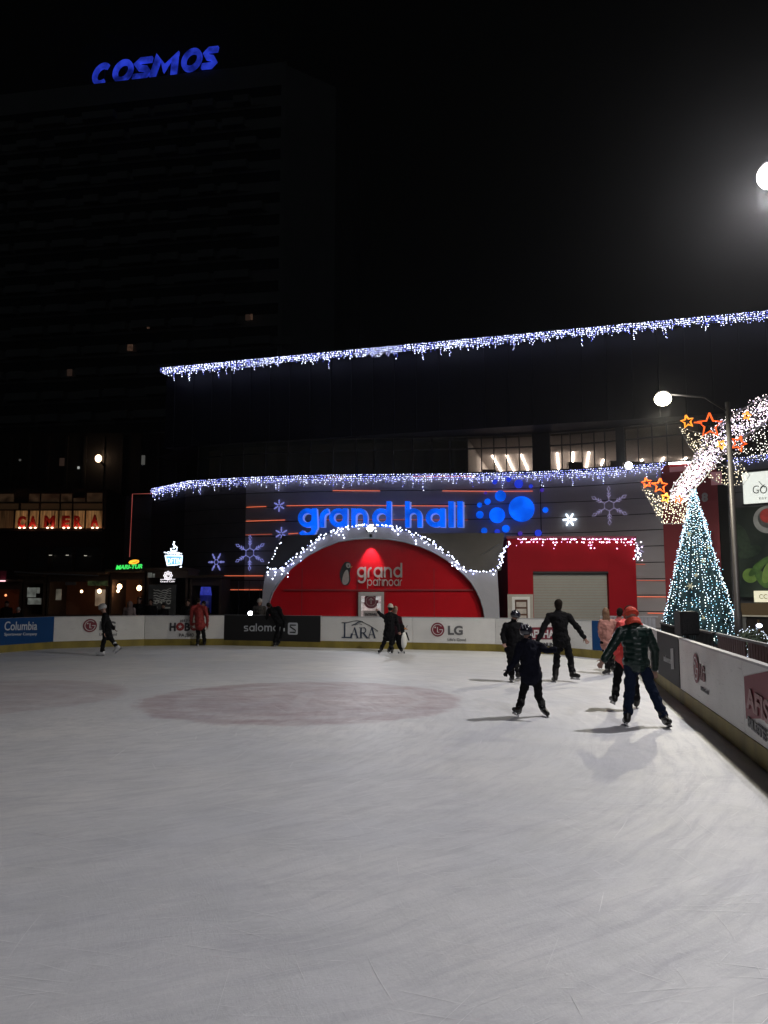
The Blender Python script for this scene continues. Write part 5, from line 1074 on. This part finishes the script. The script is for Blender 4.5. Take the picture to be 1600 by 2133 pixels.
# ================================================================== PEOPLE
skin = mat('skin', (.26, .15, .115), .7, var=.06); hairb = mat('dark brown hair', (.012, .008, .006), .9, spec=.1); hairl = mat('light brown hair', (.16, .08, .04), .6, var=.3, scale=30)
def cap_(bm, a, b, ra, rb, seg=10):
    d = (b-a); L_ = d.length
    if L_ > 1e-5:
        M = Matrix.Translation((a+b)/2) @ d.to_track_quat('Z', 'Y').to_matrix().to_4x4(); bmesh.ops.create_cone(bm, cap_ends=True, segments=seg, radius1=ra, radius2=rb, depth=L_, matrix=M)
    for p, r in ((a, ra), (b, rb)): bmesh.ops.create_uvsphere(bm, u_segments=seg, v_segments=7, radius=r, matrix=Matrix.Translation(p))
def ell(bm, c, ax, ay, az, rx_, ry_, rz_, seg=14):
    M = Matrix.Identity(4)
    for i in range(3): M[i][0] = ax[i]*rx_; M[i][1] = ay[i]*ry_; M[i][2] = az[i]*rz_; M[i][3] = c[i]
    bmesh.ops.create_uvsphere(bm, u_segments=seg, v_segments=9, radius=1, matrix=M)
def fuse(name, bm, m, parent, vox=.012, sm=3, fold=0, quilt=None):
    bmesh.ops.recalc_face_normals(bm, faces=bm.faces)
    me = bpy.data.meshes.new(name); bm.to_mesh(me); bm.free(); o = bpy.data.objects.new(name, me); C.objects.link(o)
    rm = o.modifiers.new('r', 'REMESH'); rm.mode = 'VOXEL'; rm.voxel_size = vox; s_ = o.modifiers.new('s', 'SMOOTH'); s_.iterations = sm; s_.factor = .5
    dg = bpy.context.evaluated_depsgraph_get(); m2 = bpy.data.meshes.new_from_object(o.evaluated_get(dg)); bpy.data.objects.remove(o); bpy.data.meshes.remove(me)
    if fold or quilt:
        nn = [v.normal.copy() for v in m2.vertices]
        for v, n in zip(m2.vertices, nn):
            k = 0
            if fold: k += fold*(noise.noise(V((v.co.x*9, v.co.y*9, v.co.z*14)))+.5*noise.noise(v.co*25))
            if quilt: k += quilt*(abs(math.sin(v.co.z*math.pi/.072))**.5-.6)
            v.co += n*k
    m2.name = name; m2.materials.clear(); m2.materials.append(m)
    return link(name, m2, None, parent, True)
def person(label, J, s, top, legs, shoe, face=(0, 1, 0), hat=None, hair=None, helmet=None, hood=None, vox=.012, coat=.0, quilt=None, glove=None, group='skaters on the ice', skates=True, bulk=1.0, sleeve=None, scarf=None, hairlen=0, topcut=None):
    """J: joints in the place's own metres"""
    f = V(face).normalized(); up = (J['head']-J['neck']).normalized(); side = f.cross(up).normalized(); f = up.cross(side).normalized()
    sh = (J['shr']-J['shl']).normalized(); hip = J['hip']; chest = J['neck'].lerp(hip, .32); spine = (J['neck']-hip).normalized(); fr = spine.cross(sh).normalized()
    hw = .085*s; hl, hr = hip-sh*hw, hip+sh*hw
    t = thing('person', label, 'person', (hip.x, hip.y, 0), group)
    # body: one continuous figure
    bm = NB(); hc = J['head']
    ell(bm, hc+up*.02*s, side, f, up, .074*s, .092*s, .105*s); ell(bm, hc+f*.025*s-up*.045*s, side, f, up, .055*s, .065*s, .07*s)
    cap_(bm, hc+f*.088*s+up*.015*s, hc+f*.105*s-up*.012*s, .010*s, .015*s, 6)
    for d in (-1, 1): ell(bm, hc+side*d*.077*s, side, f, up, .012*s, .022*s, .032*s, 8)
    cap_(bm, hc-up*.05*s, J['neck']-spine*.03, .055*s, .065*s)
    ell(bm, chest, sh, fr, spine, .155*s, .105*s, .20*s); ell(bm, hip, sh, fr, spine, .15*s, .11*s, .13*s); cap_(bm, chest, hip, .12*s, .12*s)
    for side_, shd, el, ha_ in ((-1, 'shl', 'ell', 'hal'), (1, 'shr', 'elr', 'har')):
        cap_(bm, J['neck']-spine*.04, J[shd], .06*s, .05*s); cap_(bm, J[shd], J[el], .05*s, .038*s); cap_(bm, J[el], J[ha_], .038*s, .026*s)
        d = (J[ha_]-J[el]).normalized(); u = d.cross(fr); u = u.normalized() if u.length > .1 else d.cross(V((0, 0, 1))).normalized(); v = d.cross(u).normalized(); h0 = J[ha_]
        ell(bm, h0+d*.045*s, u, v, d, .036*s, .016*s, .052*s, 10)
        for k, ln in enumerate((.062, .074, .07, .055)):
            b0 = h0+d*.085*s+u*(k-1.5)*.020*s; m0 = b0+d*ln*.5*s+v*.006*s+u*(k-1.5)*.005*s; cap_(bm, b0, m0, .0095*s, .009*s, 6); cap_(bm, m0, m0+d*ln*.42*s+v*.022*s, .009*s, .0075*s, 6)
        b0 = h0+d*.03*s-u*.03*s; m0 = b0+d*.03*s-u*.03*s; cap_(bm, b0, m0, .012*s, .010*s, 6); cap_(bm, m0, m0+d*.03*s-u*.004*s, .010*s, .008*s, 6)
    for hp, kn, an in ((hl, 'knl', 'anl'), (hr, 'knr', 'anr')): cap_(bm, hp, J[kn], .075*s, .05*s); cap_(bm, J[kn], J[an], .05*s, .034*s)
    body = fuse('body', bm, glove or skin, t, min(vox, .012), 2)
    if glove:
        body.data.materials.append(skin); hz = J['head']
        for p in body.data.polygons:
            if (p.center-hz).length < .2*s: p.material_index = 1
    # eyes
    for d in (-1, 1): bm = NB(); ell(bm, hc+side*d*.03*s+f*.083*s+up*.022*s, side, f, up, .012*s, .006*s, .007*s, 8); link('eye', bm, black, t, True)
    # jacket
    bm = NB(); k = bulk*1.06
    ell(bm, chest, sh, fr, spine, .175*s*k, .13*s*k, .22*s); ell(bm, hip+spine*.05, sh, fr, spine, .165*s*k, .135*s*k, .13*s); cap_(bm, chest, hip+spine*.05, .145*s*k, .145*s*k)
    if coat:
        e = hip.lerp((J['knl']+J['knr'])/2, coat); ell(bm, hip.lerp(e, .5), sh, fr, spine, .175*s*k, .14*s*k, .16*s); cap_(bm, hip, e, .15*s*k, .16*s*k)
    for shd, el, ha_ in (('shl', 'ell', 'hal'), ('shr', 'elr', 'har')):
        cap_(bm, J['neck']-spine*.05, J[shd]-spine*.01, .08*s*k, .07*s*k); cap_(bm, J[shd], J[el], .068*s*k, .055*s*k); e = J[el].lerp(J[ha_], .97); cap_(bm, J[el], e, .055*s*k, .044*s*k)
    cap_(bm, J['neck']-spine*.05*s, J['neck']+up*.025*s, .08*s, .07*s)
    fuse('jacket', bm, top, t, vox, 2, .006 if quilt else .018, quilt)
    # trousers
    bm = NB(); ell(bm, hip, sh, fr, spine, .16*s, .125*s, .13*s)
    for hp, kn, an in ((hl, 'knl', 'anl'), (hr, 'knr', 'anr')):
        e = J[kn].lerp(J[an], .93); cap_(bm, hp, J[kn], .095*s, .074*s); cap_(bm, J[kn], e, .074*s, .066*s); cap_(bm, e, e+(J[kn]-J[an]).normalized()*.05, .072*s, .066*s)
    fuse('trousers', bm, legs, t, vox, 2, .022)
    # boots or skates
    for an, to in (('anl', 'tol'), ('anr', 'tor')):
        a = J[an]; d = (J[to]-a); down = (a-J['kn'+an[-1]]).normalized()
        if d.length < .05: d = f
        fw_ = (d-down*d.dot(down)); fw_ = fw_.normalized() if fw_.length > .02 else f; sd = fw_.cross(down).normalized()
        bm = NB(); hl_ = a+down*.075*s-fw_*.035*s; tp = a+down*.085*s+fw_*.155*s
        cap_(bm, a-down*.12*s, a, .066*s, .058*s); cap_(bm, a, hl_, .058*s, .05*s); cap_(bm, hl_, a+down*.075*s+fw_*.07*s, .05*s, .052*s); cap_(bm, a+down*.075*s+fw_*.07*s, tp+fw_*.02, .052*s, .04*s); cap_(bm, a-down*.02, a+down*.06*s+fw_*.05*s, .05*s, .045*s)
        sk = fuse('skate' if skates else 'boot', bm, shoe, t, vox, 2)
        bm = NB(); tube(bm, [a-down*.03*s+fw_*.052*s-sd*.03*s, a-down*.0*s+fw_*.062*s+sd*.03*s, a+down*.03*s+fw_*.075*s-sd*.03*s, a+down*.045*s+fw_*.11*s+sd*.02*s], .006*s, 5); link('laces', bm, grey_metal, sk)
        if skates:
            M = Matrix.Identity(4)
            for i in range(3): M[i][0] = fw_[i]; M[i][1] = sd[i]; M[i][2] = -down[i]; M[i][3] = (a+down*.12*s)[i]
            bm = NB(); box(bm, -.085*s, .20*s, -.003, .003, -.045*s, -.02*s, M)
            for x in (-.06, .10): box(bm, x*s, (x+.055)*s, -.012, .012, -.021*s, .02*s, M)
            bmesh.ops.recalc_face_normals(bm, faces=bm.faces); link('blade', bm, mat('blade steel', (.35, .35, .37), .3, .8), sk)
    if hair:
        bm = NB(); ell(bm, hc+up*.035*s-f*.015*s, side, f, up, .086*s, .10*s, .105*s); ell(bm, hc-f*.035*s-up*.03*s, side, f, up, .078*s, .06*s, .08*s)
        if hairlen:
            for d in (-1, 0, 1): cap_(bm, hc-f*.05*s+side*d*.04*s, hc-f*.06*s-up*hairlen*s+side*d*.06*s, .05*s, .035*s)
        h_ = fuse('hair', bm, hair, t, min(vox, .012), 1, .008)
        # cut the face free
    if hat:
        bm = NB(); ell(bm, hc+up*.05*s-f*.008*s, side, f, up, .094*s, .108*s, .098*s); ht = fuse('hat', bm, hat, t, .01, 1, .005)
        bm = NB(); tube(bm, [hc+up*.03*s+(side*math.cos(a*.2618)*.096+f*math.sin(a*.2618)*.108)*s-f*.006*s for a in range(25)], .017*s, 6); link('hat_brim', bm, hat, ht, True)
    if helmet:
        bm = NB(); ell(bm, hc+up*.04*s-f*.008*s, side, f, up, .118*s, .138*s, .115*s, 20); bmesh.ops.bisect_plane(bm, geom=bm.verts[:]+bm.edges[:]+bm.faces[:], plane_co=hc-up*.02*s, plane_no=up+f*-.12, clear_inner=True); hm_ = link('helmet', bm, helmet, t, True); sd_ = hm_.modifiers.new('t', 'SOLIDIFY'); sd_.thickness = .012
        for d in (-1, 1): bm = NB(); tube(bm, [hc+side*d*.09*s, hc+side*d*.07*s-up*.09*s+f*.02*s, hc-up*.125*s+f*.05*s], .006, 4); link('strap', bm, black, hm_)
        bm = NB()
        for d in (-.05, 0, .05): tube(bm, [hc+up*(.04*s+.118*s*math.cos(a))+f*.142*s*math.sin(a)-f*.008*s+side*d*s for a in (-1.1, -.7, -.3, .1, .5, .9)], .005, 4)
        link('helmet_ribs', bm, mat('helmet trim', (.3, .3, .32), .25), hm_)
    if hood:
        bm = NB(); ell(bm, hc-f*.03*s, side, f, up, .108*s, .11*s, .135*s); ell(bm, hc-f*.04*s-up*.1*s, side, f, up, .11*s, .09*s, .08*s); fuse('hood', bm, hood, t, .012, 2, .008)
    if scarf:
        bm = NB()
        for dz, rr_ in ((-.115, .088), (-.085, .09), (-.14, .095)): tube(bm, [hc+up*dz*s+(side*math.cos(a*.2618)*rr_+f*math.sin(a*.2618)*rr_)*s for a in range(25)], .026*s, 6)
        fuse('scarf', bm, scarf, t, .012, 2, .006)
    return t
def JJ(Y, d, anz=.155):
    """joints read off the photograph on the person's own standing plane, with their own depth offsets in metres"""
    out = {}
    for k, v in d.items():
        dy = v[2] if len(v) > 2 else 0; p = PY(v[0], v[1], Y+dy)
        if len(v) > 3: p.z = v[3]
        out[k] = p
    return out
blk = lambda n, c=(.0045, .0045, .0055), **k: mat(n, c, k.get('r', .9), var=.35, scale=20, spec=k.get('sp', .12))
cblack = blk('black cloth'); cnavy = blk('navy cloth', (.004, .0045, .011)); cdark = blk('charcoal cloth', (.008, .008, .009)); jean = blk('dark blue denim', (.006, .011, .028)); skb = blk('black skate leather', (.008, .007, .007), r=.4, sp=.4)
skw = blk('white skate leather', (.5, .5, .52), r=.4); orange = mat('orange knit', (.6, .06, .03), .8, var=.2, scale=60, bump=.3); coral = mat('coral cloth', (.62, .055, .05), .7, var=.2); redj = mat('red jacket cloth', (.24, .018, .016), .7, var=.25, scale=10)
green = mat('bottle green quilted nylon', (.003, .015, .012), .38, spec=.35, var=.3, scale=6); pinkc = mat('pink coat cloth', (.36, .16, .13), .8, var=.15); hb = mat('glossy black helmet', (.012, .012, .02), .18, var=.2, spec=.8)
wine = mat('dark wine cloth', (.02, .004, .007), .9, var=.3, spec=.15); whiteh = mat('white helmet shell', (.36, .36, .36), .3)
ST = lambda px, py: G(px, py).y
# 1 walking girl at the left, in profile
Y = ST(215, 1366)
person('skater in black coat, white helmet and white skates gliding left along the far boards', JJ(Y, dict(head=(214, 1267.5), neck=(219, 1280), shl=(218, 1286, -.16), shr=(223, 1287, .16), ell=(214, 1304, -.2), elr=(231, 1302, .2), hal=(217, 1318, -.22), har=(238, 1310, .15), hip=(224, 1318), knl=(215, 1339, -.08), anl=(213.5, 1352, -.08, .15), tol=(203, 1361, -.08), knr=(234, 1334, .08), anr=(243, 1346, .08), tor=(238, 1358, .08))), .93, cblack, cdark, skw, (-1, -.25, -.15), helmet=whiteh, coat=.32, bulk=.95)
# 2 red jacket, back view, leaning
Y = ST(419, 1345.5)
person('skater in red jacket and dark trousers seen from behind at the radio board', JJ(Y, dict(head=(413, 1253, .22), neck=(413, 1261, .08), shl=(401, 1266), shr=(427, 1267), ell=(399, 1284, .05), elr=(432, 1286, -.05), hal=(398, 1300, .12), har=(432, 1303, .0), hip=(417, 1301, -.05), knl=(413, 1321, .05), anl=(412, 1335, 0, .15), tol=(408, 1342, .15), knr=(424, 1321, 0), anr=(426, 1334, .12, .15), tor=(428, 1340, .3))), .97, redj, cdark, skb, (0, 1, -.4), hair=hairb, coat=.1, bulk=1.15)
# 3 dark skater bent over the black board
Y = ST(578, 1345.5)-.35
person('dark skater bending towards the black board, one pale glove low', JJ(Y, dict(head=(561, 1262, .1), neck=(567, 1267), shl=(560, 1270, .1), shr=(581, 1266, -.1), ell=(556, 1284, .15), elr=(592, 1292, -.1), hal=(556, 1297, .25), har=(593, 1322, 0), hip=(584, 1298), knl=(577, 1320, .05), anl=(573, 1334, 0, .15), tol=(570, 1341, .15), knr=(588, 1320, 0), anr=(581, 1335, 0, .15), tor=(584, 1342, .1))), .97, cblack, cblack, skb, (-.5, 1, -.6), hair=hairb, bulk=1.1, glove=mat('pale glove', (.4, .4, .4), .8))
# 4 the pair and the bird-shaped skating aid
Y = ST(810, 1362)
person('skater in long black coat and pale knit hat, arm stretched left, before the tent', JJ(Y, dict(head=(813, 1266), neck=(812, 1277), shl=(801, 1284), shr=(824, 1284), ell=(794, 1281, -.1), elr=(828, 1300), hal=(787.5, 1274, -.2), har=(832, 1315, -.15), hip=(811, 1318), knl=(801, 1337), anl=(794, 1350, 0, .15), tol=(789, 1359, -.1), knr=(814, 1338), anr=(816, 1352, 0, .15), tor=(817, 1360, -.1))), .95, cblack, cblack, skb, (-.3, 1, .1), hat=mat('pale grey knit', (.42, .38, .33), .9, var=.3, scale=40), hair=hairb, coat=.35, bulk=1.08)
person('skater in dark wine jacket close behind the long black coat, holding the bird-shaped aid', JJ(Y+.45, dict(head=(824, 1270), neck=(823, 1281), shl=(814, 1287), shr=(833, 1288), ell=(811, 1302), elr=(837, 1302), hal=(812, 1318), har=(837, 1313, -.1), hip=(824, 1320), knl=(819, 1338), anl=(812, 1350, 0, .15), tol=(810, 1357, -.1), knr=(830, 1338), anr=(834, 1350, 0, .15), tor=(838, 1358, -.1))), .88, wine, cblack, skb, (.5, -.6, .1), hair=hairl, hairlen=.18)
pgt = thing('penguin_skating_aid', 'black and white bird-shaped skating aid beside the pair before the tent', 'skating aid', G(836, 1361)); pc = G(836, 1360); 
bm = NB(); X, Y_, Z_ = V((1, 0, 0)), V((0, 1, 0)), V((0, 0, 1)); ell(bm, pc+V((0, 0, .42)), X, Y_, Z_, .17, .17, .34); ell(bm, pc+V((0, 0, .78)), X, Y_, Z_, .12, .12, .14); fuse('body', bm, cblack, pgt)
bm = NB(); ell(bm, pc+V((.055, -.035, .40)), X, Y_, Z_, .135, .15, .28); fuse('belly', bm, mat('white plastic', (.6, .6, .58), .4), pgt)
bm = NB(); cap_(bm, pc+V((.10, -.04, .77)), pc+V((.2, -.08, .74)), .03, .01); link('beak', bm, mat('orange beak', (.5, .2, .04)), pgt)
for d in (-1, 1):
    bm = NB(); cap_(bm, pc+V((.16*d, 0, .62)), pc+V((.24*d, -.02, .40)), .03, .02); link('wing', bm, cblack, pgt); bm = NB(); box(bm, pc.x+.09*d-.02, pc.x+.09*d+.02, pc.y-.28, pc.y+.25, .0, .05); link('runner', bm, grey_metal, pgt)
    bm = NB(); tube(bm, [pc+V((.09*d, 0, .7)), pc+V((.2*d, .04, .86))], .014, 5); link('handle', bm, grey_metal, pgt)
# 5 dark boy with helmet, back view
Y = ST(1067, 1421)
person('skater in black coat and helmet seen from behind, just left of the tallest man', JJ(Y, dict(head=(1073, 1284), neck=(1070, 1296), shl=(1055, 1303), shr=(1084, 1304), ell=(1047, 1322), elr=(1090, 1325), hal=(1050, 1338, -.1), har=(1088, 1345, -.1), hip=(1069, 1350), knl=(1064, 1378, .05), anl=(1066, 1404, 0, .15), tol=(1063, 1415, .2), knr=(1076, 1378), anr=(1080, 1400, -.15), tor=(1088, 1404, -.2))), .93, cblack, cblack, skb, (.3, 1, 0), helmet=hb, coat=.15, bulk=1.1)
# 6 child nearer, arms out
Y = ST(1100, 1493)
person('child in dark navy jacket and glossy black helmet with one arm out to the right', JJ(Y, dict(head=(1097, 1318), neck=(1100, 1333), shl=(1084, 1344), shr=(1119, 1345), ell=(1076, 1372, -.05), elr=(1136, 1354, -.1), hal=(1060, 1395, -.1), har=(1157, 1353, -.15), hip=(1106, 1401), knl=(1092, 1436, .05), anl=(1082, 1471, 0, .145), tol=(1068, 1484, -.15), knr=(1120, 1437), anr=(1130, 1470, .05, .145), tor=(1138, 1488, .0))), .84, cnavy, cblack, skb, (.15, 1, 0), helmet=hb, coat=.12, bulk=1.15, vox=.009, glove=cblack, hood=None)
# 7 man with spread arms
Y = ST(1168, 1421)
person('tall man in plain black jacket skating away with both arms spread low', JJ(Y, dict(head=(1163, 1261), neck=(1163, 1275), shl=(1144, 1284), shr=(1184, 1284), ell=(1131, 1312, -.05), elr=(1205, 1309, -.05), hal=(1121, 1334, -.1), har=(1217, 1328, -.1), hip=(1169, 1331), knl=(1160, 1367, .05), anl=(1157, 1402, 0, .15), tol=(1154, 1413, .1), knr=(1187, 1366), anr=(1192, 1396, 0, .22), tor=(1202, 1412, -.1))), 1.0, cblack, cblack, skb, (0, 1, 0), hair=hairb, coat=.06, bulk=1.05, vox=.01)
# 8 girl in pink
Y = ST(1266, 1406)
person('girl in pale pink coat with light brown hair skating along the blue board', JJ(Y, dict(head=(1262, 1277), neck=(1263, 1289), shl=(1253, 1296), shr=(1279, 1296), ell=(1250, 1316), elr=(1284, 1314, .1), hal=(1254, 1335, .1), har=(1280, 1325, .2), hip=(1266, 1338), knl=(1264, 1364), anl=(1266, 1388, 0, .15), tol=(1262, 1400, -.05), knr=(1273, 1364, .1), anr=(1276, 1384, .15, .2), tor=(1281, 1394, .1))), .93, pinkc, cblack, skb, (.3, 1, 0), hair=hairl, hairlen=.22, coat=.4)
# 9 coral jacket behind the man in green, 10 dark-haired companion
Y = ST(1285, 1478)
person('skater in bright coral jacket and black trousers half hidden behind the man in green', JJ(Y, dict(head=(1310, 1277, .25), neck=(1309, 1291, .2), shl=(1291, 1303), shr=(1330, 1303), ell=(1283, 1335, -.05), elr=(1338, 1335), hal=(1284, 1362), har=(1336, 1362), hip=(1305, 1368), knl=(1287, 1405), anl=(1281, 1447, 0), tol=(1274, 1466, .1), knr=(1321, 1408), anr=(1325, 1448, .1, .15), tor=(1328, 1464, .2))), .93, coral, cblack, skb, (.2, 1, 0), hair=hairb, coat=.15, bulk=1.05, vox=.01)
Y = 18.4
person('dark-haired skater in red and white jacket between the girl in pink and the coral jacket', JJ(Y, dict(head=(1291, 1276), neck=(1290, 1288), shl=(1278, 1296), shr=(1304, 1296), ell=(1273, 1314), elr=(1308, 1316), hal=(1276, 1330, -.1), har=(1306, 1335), hip=(1292, 1338), knl=(1288, 1365), anl=(1288, 1388, 0, .15), tol=(1285, 1396, .1), knr=(1298, 1365), anr=(1300, 1388, 0, .15), tor=(1302, 1394, .1))), .9, mat('red and white cloth', (.32, .06, .06), .8, var=.7, scale=5), cblack, skb, (.3, 1, 0), hair=hairb)
# 11 man in green
Y = ST(1307, 1512)
person('man in glossy bottle green quilted jacket and blue jeans with orange hat and scarf', JJ(Y, dict(head=(1315, 1284, .1), neck=(1320, 1302, .02), shl=(1294, 1316), shr=(1348, 1318), ell=(1274, 1350, -.05), elr=(1364, 1353, .05), hal=(1258, 1374, -.1), har=(1364, 1392, .15), hip=(1326, 1386, -.02), knl=(1312, 1437, .05), anl=(1307, 1489, 0, .16), tol=(1303, 1503, .1), knr=(1357, 1434), anr=(1383, 1492, -.1), tor=(1396, 1516, -.2))), .99, green, jean, skb, (-.1, 1, 0), hat=orange, scarf=orange, bulk=1.12, quilt=.0065, vox=.009)
# spectators behind the far boards
def bystander(px, Y, hpy, label, top, **k):
    h = PY(px, hpy, Y); s_ = (h.z+.1)/1.63; b = V((h.x, Y, -.1)); L_ = lambda x, y, z: b+V((x, y, z))*s_
    J = dict(head=L_(0, 0, 1.62), neck=L_(0, .01, 1.47), shl=L_(-.17, .02, 1.42), shr=L_(.17, .02, 1.42), ell=L_(-.22, 0, 1.15), elr=L_(.22, 0, 1.15), hal=L_(-.14, -.2, 1.02), har=L_(.14, -.2, 1.02), hip=L_(0, 0, .95), knl=L_(-.09, 0, .52), knr=L_(.09, 0, .52), anl=L_(-.1, 0, .1), anr=L_(.1, 0, .1), tol=L_(-.1, -.15, .03), tor=L_(.1, -.15, .03))
    person(label, J, s_, top, cblack, skb, (k.pop('fx', 0), -1, 0), group='people watching behind the boards', skates=False, vox=.016, **k)
bystander(270, 30.0, 1258, 'bystander in pale hooded coat leaning at the far boards', mat('dusty pink coat', (.22, .17, .17), .8), hood=mat('dusty pink coat', (.22, .17, .17)))
bystander(314, 30.3, 1254, 'bystander with dark hair in black clothes beside the menu banner', cblack, hair=hairb)
bystander(391, 29.8, 1256, 'bystander with pale face right of the menu banner, dark clothes', cdark, hair=hairb, fx=.2)
bystander(38, 28.8, 1271, 'short bystander in grey hat behind the blue board', cdark, hat=mat('mid grey knit', (.25, .24, .24), .9))
bystander(14, 30.5, 1258, 'dark bystander at the left edge before the reddish stall', cblack, hair=hairb, fx=.4)
bystander(424, 30.0, 1258, 'bystander in dark jacket behind the red-jacketed skater', cdark, hair=hairb, fx=-.3)
bystander(541, 28.6, 1254, 'bystander with pale fluffy headband in dark fur coat by the white spotlight', mat('dark fur', (.03, .026, .024), .9, var=.6, scale=40), hat=mat('fluffy pale knit', (.3, .27, .25), .9, var=.5, scale=40))
bystander(340, 31.2, 1262, 'small dark figure in front of the menu banner', cdark, hair=hairb)
bystander(290, 31.4, 1250, 'tall dark figure standing in the open stall under the globe lamps', cblack, hair=hairb)

# ================================================================== LAMP HALOS (thin mist volume added to stand in for lens glow)
bm = NB(); box(bm, -260, 260, -60, 330, -1.2, 95)
bmesh.ops.recalc_face_normals(bm, faces=bm.faces)
mz = bpy.data.materials.new('added halo mist'); mz.use_nodes = True; Nn = mz.node_tree.nodes; Nn.remove(Nn['Principled BSDF'])
pv = Nn.new('ShaderNodeVolumePrincipled'); pv.inputs['Color'].default_value = (.95, .95, 1, 1); pv.inputs['Density'].default_value = .0003; pv.inputs['Anisotropy'].default_value = .88
mz.node_tree.links.new(pv.outputs[0], Nn['Material Output'].inputs['Volume'])
tag(link('halo_mist', bm, mz), kind='stuff')
